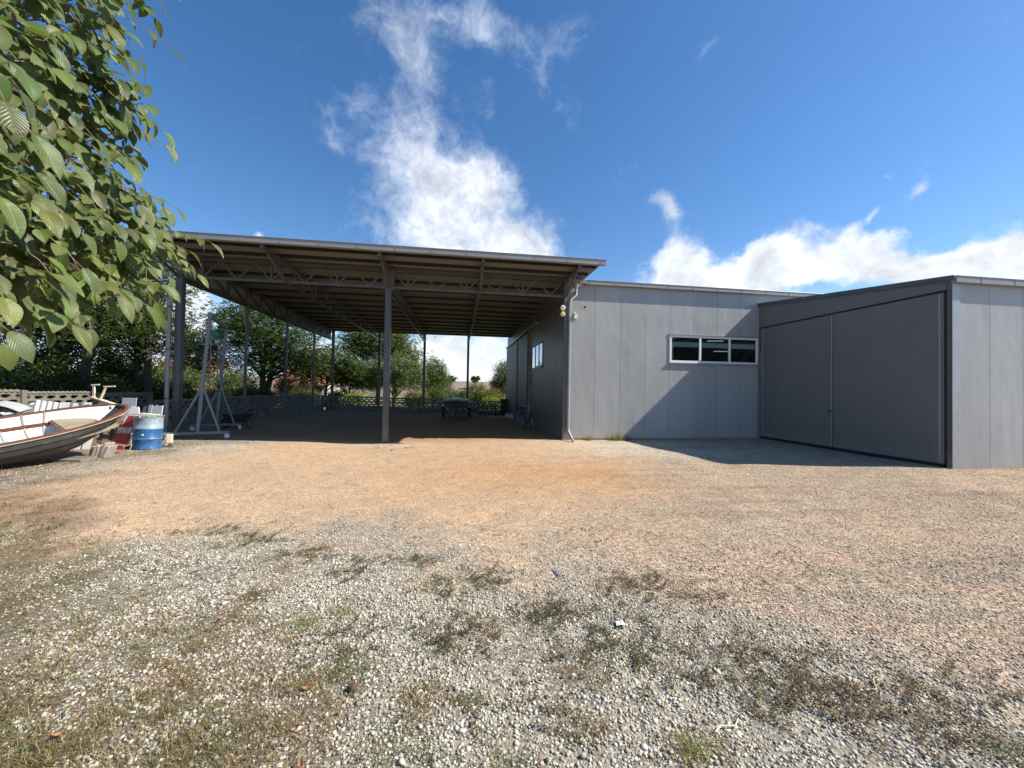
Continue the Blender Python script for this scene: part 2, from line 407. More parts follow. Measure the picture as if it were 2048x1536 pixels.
# ------------------------------------------------------------------ sky clouds (azimuth, elevation, half widths in degrees, tilt, density) and weed patches (x, y, half widths in metres)
CLOUDS = [(-13.8, 43.0, 8.1, 3.0, -25, 0.62), (-5.7, 43.3, 4.5, 3.1, 0, 0.62), (-17.2, 40.8, 3.5, 2.8, 0, 0.6), (-13.6, 37.3, 2.7, 3.6, 20, 0.6), (-22.1, 34.3, 1.8, 1.3, 0, 0.55), (-25.1, 31.3, 1.4, 1.3, 0, 0.5), (-15.6, 33.2, 2.5, 2.5, 20, 0.5), (-11.2, 29.9, 7.7, 3.2, 0, 1.0), (-9.6, 24.8, 7.8, 4.1, 0, 1.15), (-7.4, 20.8, 9.7, 3.2, 0, 1.2), (0.8, 20.1, 5.2, 1.8, 0, 1.1), (0.3, 27.1, 1.9, 2.0, 20, 0.5), (-5.3, 29.2, 3.7, 2.8, 0, 0.6), (5.5, 43.8, 4.1, 2.7, 20, 0.36), (9.3, 42.0, 2.5, 2.4, 0, 0.36), (3.4, 39.7, 1.9, 2.2, 15, 0.42), (6.5, 35.8, 3.0, 1.7, 0, 0.34), (7.3, 32.6, 1.6, 1.1, 0, 0.5), (-5.5, 36.7, 2.2, 1.2, 0, 0.4), (-2.8, 44.6, 5.3, 1.5, 0, 0.36), (-34.0, 18.5, 1.1, 0.9, 0, 0.95), (21.1, 23.9, 1.4, 1.2, 0, 0.95), (23.1, 19.9, 2.4, 1.8, 0, 1.05), (23.7, 16.7, 4.5, 2.2, 0, 1.25), (28.8, 14.3, 3.3, 1.6, 0, 0.95), (33.2, 16.1, 2.0, 2.1, 30, 0.95), (37.4, 19.5, 2.1, 1.3, -20, 0.85), (40.8, 19.2, 1.3, 0.9, -40, 0.7), (41.2, 16.5, 3.4, 1.9, 0, 1.1), (38.6, 14.4, 4.7, 2.0, 0, 1.25), (30.5, 12.9, 4.7, 1.6, 0, 1.1), (45.2, 12.9, 3.8, 1.4, 0, 1.1), (49.3, 13.7, 1.8, 1.2, -10, 1.05), (52.6, 13.5, 1.5, 1.5, 0, 1.1), (50.0, 11.2, 4.0, 1.3, 0, 1.25), (46.2, 21.1, 1.1, 0.6, -35, 0.8), (42.9, 23.1, 0.5, 0.3, 0, 0.7), (42.9, 19.9, 0.6, 0.4, -40, 0.75), (26.2, 39.3, 1.3, 0.7, -40, 0.42), (-45.3, 33.3, 3.6, 2.2, 50, 0.3), (51.8, 16.1, 1.4, 1.3, 20, 0.36), (-39.2, 9.7, 2.1, 2.5, 0, 0.95), (-40.2, 11.8, 1.3, 1.6, 0, 0.7), (-26.6, 5.6, 1.8, 2.0, 0, 0.8), (-4.8, 2.9, 6.7, 3.7, 0, 0.75), (-14.2, 6.3, 3.5, 2.1, 0, 0.6), (-7.8, 5.8, 4.4, 1.8, 0, 0.35), (-47.1, 6.4, 6.1, 3.0, 0, 0.7)]
PATCHES = [(1.26, 3.12, 0.4, 0.20919999999999997, 'red', 1), (1.05, 3.23, 0.3, 0.149135, 'red', 0.8), (0.55, 2.61, 0.42, 0.38270000000000004, 'knot', 1.6), (0.37, 2.78, 0.2, 0.15783999999999998, 'knot', 0.8), (0.7, 2.33, 0.25, 0.18155000000000002, 'knot', 0.7), (-0.43, 3.1, 0.22, 0.20850000000000002, 'knot', 0.7), (-0.2, 3.27, 0.15, 0.17156, 'knot', 0.6), (-0.42, 2.45, 0.14, 0.11145, 'knot', 0.7), (-0.21, 2.54, 0.2, 0.15111999999999998, 'red', 0.6), (-1.33, 3.41, 0.12, 0.26322, 'knot', 0.6), (-2.85, 3.83, 0.28, 0.18724000000000002, 'green', 0.5), (-1.97, 3.67, 0.3, 0.159915, 'knot', 0.8), (-3.17, 4.11, 0.5, 0.14631000000000002, 'knot', 0.6), (-2.55, 3.97, 0.2, 0.119475, 'knot', 0.5), (-0.73, 3.61, 0.28, 0.11317499999999998, 'knot', 0.6), (1.31, 2.1, 0.2, 0.1735, 'knot', 0.9), (1.3, 2.39, 0.35, 0.11019, 'red', 0.7), (1.66, 2.07, 0.25, 0.15520499999999998, 'red', 0.9), (2.02, 2.06, 0.3, 0.13768, 'red', 0.8), (2.07, 1.91, 0.25, 0.13348, 'red', 0.7), (1.77, 2.4, 0.3, 0.092, 'red', 0.5), (-1.01, 2.17, 0.22, 0.17595000000000002, 'green', 1.0), (-0.86, 2.13, 0.12, 0.13964, 'green', 0.8), (-1.36, 2.61, 0.05, 0.057405, 'lime', 0.4), (-1.18, 2.78, 0.06, 0.05918999999999999, 'lime', 0.3), (-0.41, 1.98, 0.14, 0.10158, 'dry', 0.9), (0.87, 1.74, 0.07, 0.04827, 'lime', 0.5), (0.87, 1.76, 0.12, 0.08080000000000001, 'dry', 0.5), (0.42, 2.16, 0.13, 0.0878, 'dry', 0.5), (0.36, 1.85, 0.1, 0.0659, 'dry', 0.4), (-0.19, 2.0, 0.08, 0.051, 'lime', 0.3), (-0.5, 1.83, 0.15, 0.09842999999999999, 'green', 0.4), (-1.54, 1.85, 0.2, 0.1318, 'green', 0.6), (-1.05, 1.93, 0.3, 0.16755, 'dry', 0.8), (-1.99, 2.84, 0.35, 0.15952, 'green', 0.7), (-2.94, 3.02, 0.35, 0.18513, 'green', 0.8), (-1.5, 2.56, 0.25, 0.15168, 'dry', 0.8), (-1.91, 2.49, 0.4, 0.18715000000000004, 'dry', 1), (-2.54, 2.58, 0.5, 0.22836, 'dry', 1), (-3.68, 2.99, 0.35, 0.24558, 'green', 1.1), (-4.36, 3.76, 0.5, 0.20844, 'green', 0.9), (-5.28, 4.19, 0.4, 0.29597999999999997, 'green', 0.9), (-6.24, 5.04, 0.6, 0.5528, 'dry', 1), (-3.6, 3.42, 0.4, 0.17576, 'green', 0.7), (-2.76, 2.33, 0.4, 0.272325, 'dry', 1.4), (-2.17, 2.03, 0.45, 0.256575, 'dry', 1.6), (-2.25, 1.85, 0.4, 0.24712499999999998, 'green', 1.0), (-1.79, 2.04, 0.35, 0.20568, 'dry', 1.3), (-1.73, 1.76, 0.4, 0.16160000000000002, 'dry', 1.6), (-1.23, 1.72, 0.3, 0.12816, 'dry', 1.1), (-1.89, 1.66, 0.3, 0.09486, 'dry', 1.2), (-2.92, 2.63, 0.4, 0.19205, 'green', 0.8), (-2.13, 2.39, 0.35, 0.165285, 'green', 0.7), (-1.26, 2.16, 0.3, 0.14048, 'dry', 0.8), (-1.0, 2.47, 0.2, 0.11187, 'knot', 0.5), (-0.01, 1.92, 0.2, 0.10031999999999999, 'red', 0.3), (-0.02, 1.69, 0.15, 0.06366, 'green', 0.4), (-0.41, 1.69, 0.2, 0.06366, 'green', 0.5), (2.6, 2.14, 0.3, 0.10494, 'red', 0.5), (2.25, 1.78, 0.1, 0.06492, 'green', 0.4), (-7.54, 6.34, 0.7, 0.80475, 'green', 0.6), (-8.33, 9.04, 0.5, 1.041, 'green', 0.7), (-8.58, 9.8, 0.4, 0.886, 'green', 0.7), (-3.08, 10.73, 0.35, 0.7133249999999999, 'knot', 0.5), (-3.54, 10.86, 0.2, 0.4801, 'dry', 0.3)]
# ------------------------------------------------------------------ world: sky with clouds
SUN_EL, SUN_AZ = rad(42.0), rad(95.1)
SKY_STR, SUN_STR, EXPO = 0.072, 5.0, 0.70
w = bpy.data.worlds.new("World"); S.world = w; w.use_nodes = True
t = NT(w.node_tree); t.n.clear()
wo = t.new('ShaderNodeOutputWorld'); bg = t.new('ShaderNodeBackground')
sky = t.new('ShaderNodeTexSky'); sky.sky_type = 'NISHITA'; sky.sun_disc = False
sky.sun_elevation = SUN_EL; sky.sun_rotation = SUN_AZ; sky.altitude = 100; sky.air_density = 1.0; sky.dust_density = 0.25; sky.ozone_density = 2.2
gen = t.coord('Generated')
nrm = t.new('ShaderNodeVectorMath', operation='NORMALIZE'); t.l.new(gen, nrm.inputs[0]); gen = nrm.outputs[0]
# wispy warp of the direction
wn = t.new('ShaderNodeTexNoise'); t.l.new(gen, wn.inputs['Vector']); wn.inputs['Scale'].default_value = 7; wn.inputs['Detail'].default_value = 6
wv = t.new('ShaderNodeVectorMath', operation='SUBTRACT'); t.l.new(wn.outputs['Color'], wv.inputs[0]); wv.inputs[1].default_value = (.5, .5, .5)
ws = t.new('ShaderNodeVectorMath', operation='SCALE'); t.l.new(wv.outputs[0], ws.inputs[0]); ws.inputs['Scale'].default_value = .16
wa = t.new('ShaderNodeVectorMath', operation='ADD'); t.l.new(gen, wa.inputs[0]); t.l.new(ws.outputs[0], wa.inputs[1])
sp = t.new('ShaderNodeSeparateXYZ'); t.l.new(wa.outputs[0], sp.inputs[0])
az = t.math('MULTIPLY', t.math('ARCTAN2', sp.outputs[0], sp.outputs[1]), 180/math.pi)
el = t.math('MULTIPLY', t.math('ARCSINE', t.math('MINIMUM', t.math('MAXIMUM', sp.outputs[2], -1.0), 1.0)), 180/math.pi)
mask = None
for a0, e0, ra, re, rot, amp in CLOUDS:
    dx = t.math('SUBTRACT', az, a0); dy = t.math('SUBTRACT', el, e0)
    if rot:
        c, s_ = math.cos(rad(rot)), math.sin(rad(rot))
        dx, dy = t.math('MULTIPLY_ADD', dx, c, t.math('MULTIPLY', dy, -s_)), t.math('MULTIPLY_ADD', dx, s_, t.math('MULTIPLY', dy, c))
    dx = t.math('MULTIPLY', dx, 1/ra); dy = t.math('MULTIPLY', dy, 1/re)
    r2 = t.math('MULTIPLY_ADD', dx, dx, t.math('MULTIPLY', dy, dy))
    gss = t.math('MULTIPLY', t.math('EXPONENT', t.math('MULTIPLY', r2, -.7)), amp)
    mask = gss if mask is None else t.math('ADD', mask, gss)
# broken pale cloud low along the horizon
lowc = t.math('MULTIPLY', t.maprange(el, 13.0, 1.5), t.math('MULTIPLY_ADD', t.noise(t.scale(gen, (1, 1, 2.4)), 4.5, 6, .6), 2.1, -.42))
# upper cloud is thinner than the low banks
mask = t.math('MULTIPLY', mask, t.maprange(el, 45.0, 22.0, .72, 1.0))
mask = t.math('MINIMUM', t.math('ADD', mask, t.math('MAXIMUM', lowc, 0.0)), 1.25)
n1 = t.noise(wa.outputs[0], 9, 10, .66, .3); n2 = t.noise(gen, 30, 8, .68, .8)
nn = t.math('ADD', t.math('MULTIPLY', n1, .68), t.math('MULTIPLY', n2, .32))
dens = t.math('ADD', t.math('MULTIPLY', mask, .62), t.math('MULTIPLY', t.math('SUBTRACT', nn, .5), 1.55))
a_hi = t.maprange(dens, .12, 1.06); a_lo = t.maprange(dens, .26, .70)
kl = t.maprange(el, 22.0, 16.5)
alpha = t.math('MULTIPLY', t.math('ADD', t.math('MULTIPLY', a_hi, t.math('SUBTRACT', 1.0, kl)), t.math('MULTIPLY', a_lo, kl)), .96)
# general cloud away from the view, so reflections and light are those of a partly cloudy day
thick = t.maprange(dens, .45, 1.15)
shade = t.math('MULTIPLY_ADD', t.noise(gen, 8, 5), .5, .72)
cb = t.mix(thick, (8.4, 9.0, 9.8), (9.9, 9.95, 10.0))
# billow relief: density toward the sun darkens, away from it brightens
sh_ = t.new('ShaderNodeVectorMath', operation='ADD'); t.l.new(wa.outputs[0], sh_.inputs[0]); sh_.inputs[1].default_value = (.022, -.002, .022)
rel = t.math('SUBTRACT', t.noise(wa.outputs[0], 13, 5, .55), t.noise(sh_.outputs[0], 13, 5, .55))
shade = t.math('MULTIPLY_ADD', rel, .9, shade)
cloud = t.mix(1.0, cb, t.math('MINIMUM', t.math('MAXIMUM', shade, .55), 1.12), 'MULTIPLY')
skyc = t.new('ShaderNodeHueSaturation'); t.l.new(sky.outputs[0], skyc.inputs['Color']); skyc.inputs['Saturation'].default_value = 1.25; skyc.inputs['Value'].default_value = 1.44
skym = t.mix(1.0, skyc.outputs[0], (1.03, 1.0, 1.03), 'MULTIPLY')
hz = t.mix(t.maprange(el, 16.0, 0.0, 0, .8), skym, (5.0, 7.4, 10.4))
fin = t.mix(alpha, hz, cloud)
t.l.new(fin, bg.inputs[0]); bg.inputs[1].default_value = SKY_STR; t.l.new(bg.outputs[0], wo.inputs[0])
w.cycles.sampling_method = 'MANUAL'; w.cycles.sample_map_resolution = 512

sd = bpy.data.lights.new('sun', 'SUN'); sd.energy = SUN_STR; sd.angle = rad(.53); sd.color = (1.0, .93, .82)
so = bpy.data.objects.new('sun', sd); COL.objects.link(so)
to_sun = Vector((math.sin(SUN_AZ)*math.cos(SUN_EL), math.cos(SUN_AZ)*math.cos(SUN_EL), math.sin(SUN_EL)))
so.rotation_euler = (-to_sun).to_track_quat('-Z', 'Y').to_euler(); so.location = to_sun*60

# ------------------------------------------------------------------ camera
cd = bpy.data.cameras.new('camera'); cam = bpy.data.objects.new('camera', cd); COL.objects.link(cam); S.camera = cam
cd.sensor_width = 36; cd.lens = 770.55/2048*36; cd.clip_end = 3000; cd.clip_start = .05
cam.location = (0, 0, 1.6)
cam.rotation_mode = 'QUATERNION'
q = Matrix.Rotation(rad(90+.937), 3, 'X').to_quaternion()
cam.rotation_quaternion = q @ Quaternion((0, 0, 1), rad(.993))
S.view_settings.view_transform = 'Standard'; S.view_settings.look = 'None'; S.view_settings.gamma = 1; S.view_settings.exposure = EXPO
S.cycles.use_denoising = True
S.cycles.max_bounces = 8; S.cycles.diffuse_bounces = 4; S.cycles.transparent_max_bounces = 8

# ------------------------------------------------------------------ ground
def zones(x, y):
    """mean colour of the yard, and share of coarse gravel, at (x, y)"""
    x = np.asarray(x, float); y = np.asarray(y, float)
    n1 = fbm(x*.45+4, y*.45+2, 4); n2 = fbm(x*1.6+9, y*1.6, 4); n3 = fbm(x*6, y*6+3, 3); n4 = fbm(x*.9-3, y*2.6+8, 4)
    u, v = toB(x, y)
    sand = sstep(3.3, 5.3, y+(n1-.5)*1.7+(n2-.5)*2.0+(n3-.5)*.9+.08*np.abs(x+1)) * sstep(-8.6, -6.2, x+(n2-.5)*2.5-.12*(y-6))
    right = sstep(-.4, 2.6, x+(n1-.5)*3-np.maximum(y-4, 0)*.42)
    pale = np.exp(-((u-1.6)/2.0)**2-((v+1.6)/1.3)**2)*.95 + .6*np.exp(-((u+5.6)/1.2)**2-((v+.9)/.4)**2) + .6*np.exp(-((u+9.8)/1.3)**2-((v+1.9)/.6)**2) + .55*np.exp(-((u-2.9)/2.4)**2-((v+3.1)/.6)**2)
    pale = np.clip(pale*(.6+.9*n2), 0, 1)
    core = np.exp(-((x-.9)/2.6)**2-((y-7.3)/1.5)**2)
    grey = np.stack([.295+0*x, .268+0*x, .218+0*x], -1)
    orange = np.stack([.475+0*x, .338+0*x, .222+0*x], -1)
    deep = np.stack([.46+0*x, .285+0*x, .155+0*x], -1)
    tan = np.stack([.365+0*x, .292+0*x, .212+0*x], -1)
    pink = np.stack([.395+0*x, .295+0*x, .212+0*x], -1)
    brown = np.stack([.15+0*x, .105+0*x, .068+0*x], -1)
    def mx(a, b, f): return a*(1-f[..., None])+b*f[..., None]
    c = mx(grey, mx(orange, deep, np.clip(core*(.5+n2), 0, 1)), sand)
    tm = right*sstep(-.5, 1.1, y-3.4+.55*x+(n1-.5)*2.0+(n2-.5)*.8)*.92
    c = mx(c, mx(tan, pink, sstep(.45, .62, n4)), tm)
    c = mx(c, grey*1.6, pale)
    # soil and litter at lower left, along the boat and fence
    soil = sstep(.25, .75, sstep(-.6, -2.6, x+.42*(y-1.6)-(n2-.5)*2.4-(n1-.5)*2.2)*sstep(5.6, 2.6, y)*(.12+n2*1.25+.5*(n4-.5)))
    soil = soil*(.35+.65*sstep(.42, .58, fbm(x*2.2+31, y*2.2, 3)))
    soil = np.maximum(soil, sstep(2.9, 1.9, y+(n2-.5)*1.2)*sstep(-.35, -1.7, x+(n1-.5)*1.6)*(.45+.9*(n3-.25)))
    soil = np.clip(np.maximum(soil, sstep(-.98, -1.25, x/np.maximum(y, .8)+(n2-.5)*.45)*sstep(8, 6, y)*(.5+.8*(n3-.3))), 0, 1)
    soil = np.maximum(soil, sstep(-7.3, -8.6, x+(n2-.5)*1.6)*sstep(12, 9, y)*.85)
    c = mx(c, brown, np.clip(soil*(.5+.7*n3), 0, .92))
    # shed floor: browner, with worn grey patches
    ins = sstep(-.6, .8, v)*sstep(.3, -.3, u)*sstep(-12.6, -11.8, u)
    c = mx(c, mx(np.stack([.36+0*x, .205+0*x, .105+0*x], -1), np.stack([.27+0*x, .195+0*x, .125+0*x], -1), sstep(.4, .6, n2)*sstep(2, 8, v)), ins*.9)
    # tyre-worn streaks toward the garage doors
    st = sstep(.53, .70, fbm((x*.22+y*.05)*1.1, (y-.13*x)*3.4, 4))*sstep(.5, 3.5, x)
    c = c*(1-.15*st[..., None])
    c = c*(.86+.28*n3)[..., None]*(.92+.16*n1)[..., None]
    beyond = sstep(24.8, 26.5, y+.14*x-1.5)
    beyond = np.maximum(beyond, sstep(-12.2, -13.0, x))
    gr = np.stack([.12+.10*n2, .12+.07*n2, .05+.03*n2], -1)
    c = mx(c, gr, np.clip(beyond, 0, 1))
    grav = np.clip(1-.55*sand*(1-right*.6)-.8*soil-.5*ins+pale*.4, .1, 1)*(1-beyond)
    return c, grav, soil, np.maximum(sand, tm*.95)
def axis(segs):
    o = []
    for a, b, d in segs: o.append(np.arange(a, b, d))
    return np.unique(np.round(np.concatenate(o), 4))
gx = np.concatenate([-np.geomspace(800, 22, 26), axis([(-20, -9, .16), (-9, 9, .06), (9, 20, .16)]), np.geomspace(20.2, 800, 26)])
gy = np.concatenate([-np.geomspace(300, 2, 16), axis([(-1.5, .9, .12), (.9, 8, .045), (8, 15, .08), (15, 30, .2)]), np.geomspace(30.2, 900, 30)])
X, Y = np.meshgrid(gx, gy)
Z = gh(X, Y)
V = np.stack([X, Y, Z], -1).reshape(-1, 3)
nx, ny = len(gx), len(gy)
ii = np.arange((ny-1)*nx).reshape(ny-1, nx)[:, :-1].ravel()
Fq = np.stack([ii, ii+1, ii+1+nx, ii+nx], -1)
gc, gg, gs, gsd = zones(X, Y)
m, t, bs = mat('gravel_yard')
at = t.new('ShaderNodeAttribute'); at.attribute_name = 'Col'
az_ = t.new('ShaderNodeAttribute'); az_.attribute_name = 'Grav'
co = t.coord('Object')
wob = t.new('ShaderNodeVectorMath', operation='ADD'); t.l.new(co, wob.inputs[0])
wn = t.new('ShaderNodeTexNoise'); t.l.new(co, wn.inputs['Vector']); wn.inputs['Scale'].default_value = 30
wsc = t.new('ShaderNodeVectorMath', operation='SCALE'); t.l.new(wn.outputs['Color'], wsc.inputs[0]); wsc.inputs['Scale'].default_value = .014; t.l.new(wsc.outputs[0], wob.inputs[1])
vo = t.new('ShaderNodeTexVoronoi'); t.l.new(wob.outputs[0], vo.inputs['Vector']); vo.inputs['Scale'].default_value = 46
vo2 = t.new('ShaderNodeTexVoronoi'); t.l.new(wob.outputs[0], vo2.inputs['Vector']); vo2.inputs['Scale'].default_value = 110
sv = t.new('ShaderNodeSeparateColor'); t.l.new(vo.outputs['Color'], sv.inputs[0])
sv2 = t.new('ShaderNodeSeparateColor'); t.l.new(vo2.outputs['Color'], sv2.inputs[0])
big = t.ramp(sv.outputs[0], [(0, (.42, .40, .38)), (.35, (.85, .84, .82)), (.7, (1.12, 1.10, 1.06)), (1, (1.6, 1.58, 1.52))])
sml = t.ramp(sv2.outputs[0], [(0, (.46, .43, .40)), (.3, (.85, .83, .81)), (.65, (1.05, 1.04, 1.02)), (1, (1.62, 1.62, 1.6))])
grain = t.mix(az_.outputs['Fac'], sml, big)
col = t.mix(1.0, at.outputs['Color'], grain, 'MULTIPLY')
fine = t.noise(co, 220, 3, .7); patch = t.noise(co, 9, 5, .65)
col = t.mix(t.maprange(patch, .52, .75, 0, .28), col, t.mix(1.0, col, (.55, .48, .42), 'MULTIPLY'))
straw = t.maprange(t.noise(t.scale(co, (34, 90, 30)), 1.0, 4, .7, .8), .66, .74)
col = t.mix(t.math('MULTIPLY', straw, .75), col, (.13, .085, .05))
t.put(bs.inputs['Base Color'], col); bs.inputs['Roughness'].default_value = .95; bs.inputs['Specular IOR Level'].default_value = .15
hgt = t.math('ADD', t.math('MULTIPLY', t.math('SUBTRACT', 1.0, vo.outputs['Distance']), az_.outputs['Fac']), t.math('MULTIPLY', t.math('SUBTRACT', 1.0, vo2.outputs['Distance']), .45))
hgt = t.math('ADD', hgt, t.math('MULTIPLY', fine, .25))
t.put(bs.inputs['Normal'], t.bump(hgt, .7, .014))
M['ground'] = m
go = npmesh('ground', V, Fq, m, None, gc.reshape(-1, 3), smooth=True)
a = go.data.attributes.new('Grav', 'FLOAT', 'POINT'); a.data.foreach_set('value', gg.ravel().astype(np.float32))
tag(go, kind='structure')

# low brown field rising far behind
hx = np.linspace(-420, 420, 120); hy = np.linspace(120, 520, 30)
HX, HY = np.meshgrid(hx, hy)
HZ = -1.5+6.3*sstep(124, 185, HY+(fbm(HX*.01, HY*.01, 3)-.5)*12)+(fbm(HX*.006+7, HY*.004, 3)-.2)*2.2*sstep(125, 180, HY)
ii = np.arange(29*120).reshape(29, 120)[:, :-1].ravel()
M['field'] = paint('dry_brown_field', (.22, .165, .11), .95, 0, .2, sc=.05)
fo = npmesh('far_field', np.stack([HX, HY, HZ], -1).reshape(-1, 3), np.stack([ii, ii+1, ii+121, ii+120], -1), M['field'], smooth=True)
tag(fo, kind='structure')

# ------------------------------------------------------------------ loose gravel stones near the camera (nobody could count them)
ico_v = []; ph = (1+5**.5)/2
for a_, b_ in ((-1, ph), (1, ph), (-1, -ph), (1, -ph)): ico_v += [(a_, b_, 0)]
for a_, b_ in ((-1, ph), (1, ph), (-1, -ph), (1, -ph)): ico_v += [(0, a_, b_)]
for a_, b_ in ((ph, -1), (ph, 1), (-ph, -1), (-ph, 1)): ico_v += [(a_, 0, b_)]
ico_v = np.array(ico_v, float)/math.sqrt(1+ph*ph)
ico_f = np.array([(0,11,5),(0,5,1),(0,1,7),(0,7,10),(0,10,11),(1,5,9),(5,11,4),(11,10,2),(10,7,6),(7,1,8),(3,9,4),(3,4,2),(3,2,6),(3,6,8),(3,8,9),(4,9,5),(2,4,11),(6,2,10),(8,6,7),(9,8,1)])
def gravel():
    xs = []; ys = []
    for y0, y1, dens in ((1.35, 2.2, 4300), (2.2, 3.2, 3800), (3.2, 4.6, 2600), (4.6, 6.5, 2600), (6.5, 9.5, 1300), (9.5, 12, 500)):
        w_ = 1.36*y1+.3; n = int(dens*(y1-y0)*2*w_)
        xs.append(RNG.uniform(-w_, w_, n)); ys.append(RNG.uniform(y0, y1, n))
    x = np.concatenate(xs); y = np.concatenate(ys)
    k = np.abs(x) < 1.36*y+.25; x, y = x[k], y[k]
    c, gr, so_, sd_ = zones(x, y)
    cl = fbm(x*3.1, y*3.1+40, 3)
    keep = RNG.random(len(x)) < np.clip((gr*1.1+.05)*(.35+1.3*sstep(.3, .6, cl)), .08, 1)
    x, y, c, so_, sd_ = x[keep], y[keep], c[keep], so_[keep], sd_[keep]
    n = len(x)
    r = np.exp(RNG.normal(math.log(.0066), .33, n)); r = np.clip(r, .0034, .016)*(1-.25*sd_)
    sc = np.stack([r*RNG.uniform(.8, 1.35, n), r*RNG.uniform(.7, 1.1, n), r*RNG.uniform(.45, .85, n)], -1)
    far = y > 4.2
    lum = np.clip(RNG.normal(.50, .14, n), .14, .80)
    hue = RNG.random(n); base = np.stack([lum, lum*.945, lum*.80], -1)
    warm = hue > .82; base[warm] *= np.array([1.0, .86, .70])
    dark = hue < .07; base[dark] *= np.array([.5, .47, .45])
    mixc = np.clip(sd_*.74+so_*.25, 0, .85)[:, None]
    base = base*(1-mixc)+c*(.18+1.95*lum[:, None])*1.12*mixc
    parts = []; off = 0
    octa = np.array([(1, 0, 0), (-1, 0, 0), (0, 1, 0), (0, -1, 0), (0, 0, 1), (0, 0, -1)], float)
    octf = np.array([(0,2,4),(2,1,4),(1,3,4),(3,0,4),(2,0,5),(1,2,5),(3,1,5),(0,3,5)])
    for sel, tv, tf in ((~far, ico_v, ico_f), (far, octa, octf)):
        m_ = int(sel.sum()); kv = len(tv); s3 = sc[sel]
        vv = tv[None]*RNG.uniform(.62, 1.25, (m_, kv, 1))*s3[:, None, :]
        th = RNG.uniform(0, 2*math.pi, m_); ti = RNG.normal(0, .4, m_)
        ct, st = np.cos(ti)[:, None], np.sin(ti)[:, None]
        yy = vv[:, :, 1]*ct-vv[:, :, 2]*st; zz = vv[:, :, 1]*st+vv[:, :, 2]*ct; xx = vv[:, :, 0]
        ct, st = np.cos(th)[:, None], np.sin(th)[:, None]
        px_ = xx*ct-yy*st+x[sel][:, None]; py_ = xx*st+yy*ct+y[sel][:, None]
        pz_ = zz+(gh(x[sel], y[sel])+s3[:, 2]*RNG.uniform(.15, .8, m_))[:, None]
        parts.append((np.stack([px_, py_, pz_], -1).reshape(-1, 3), (tf[None]+(np.arange(m_)*kv)[:, None, None]).reshape(-1, 3)+off, np.repeat(base[sel], kv, 0))); off += m_*kv
    o = npmesh('loose_gravel', np.concatenate([p[0] for p in parts]), np.concatenate([p[1] for p in parts]), M['stone'], None, np.concatenate([p[2] for p in parts]), n=3)
    return tag(o, 'loose pale gravel scattered over the yard', 'gravel', kind='stuff')
gravel()

# ------------------------------------------------------------------ grass and creeping weeds
def blades(P, yaw, lean, L, W, C, name, m, parent=None, curl=.9):
    n = len(P); seg = np.array([0, .4, .75, 1.0]); wd = np.array([1, .85, .55, .08])
    ang = lean[:, None]*(.35+curl*seg[None])
    dl = np.diff(seg, prepend=0)[None]*L[:, None]
    h = np.cumsum(np.sin(ang)*dl, 1); zz = np.cumsum(np.cos(ang)*dl, 1)
    dx, dy = np.cos(yaw)[:, None], np.sin(yaw)[:, None]
    cx = P[:, 0:1]+h*dx; cy = P[:, 1:2]+h*dy; cz = P[:, 2:3]+zz
    wx = -np.sin(yaw)[:, None]*W[:, None]*wd[None]/2; wy = np.cos(yaw)[:, None]*W[:, None]*wd[None]/2
    Lf = np.stack([cx-wx, cy-wy, cz], -1); Rt = np.stack([cx+wx, cy+wy, cz], -1)
    Vv = np.stack([Lf, Rt], 2).reshape(n*8, 3)
    b = (np.arange(n)*8)[:, None, None]
    q_ = np.array([[0, 1, 3, 2], [2, 3, 5, 4], [4, 5, 7, 6]])[None]+b
    return npmesh(name, Vv, q_.reshape(-1, 4), m, parent, np.repeat(C, 8, 0))
PAL = dict(dry=[(.32, .215, .095), (.25, .155, .07), (.40, .30, .15), (.17, .11, .06)], green=[(.10, .15, .045), (.13, .17, .06), (.08, .11, .04), (.2, .19, .08)],
           lime=[(.20, .28, .06), (.26, .30, .08)], knot=[(.06, .08, .04), (.08, .10, .05), (.05, .062, .036), (.11, .08, .05)], red=[(.13, .07, .045), (.10, .06, .042), (.075, .06, .04), (.17, .10, .06)])
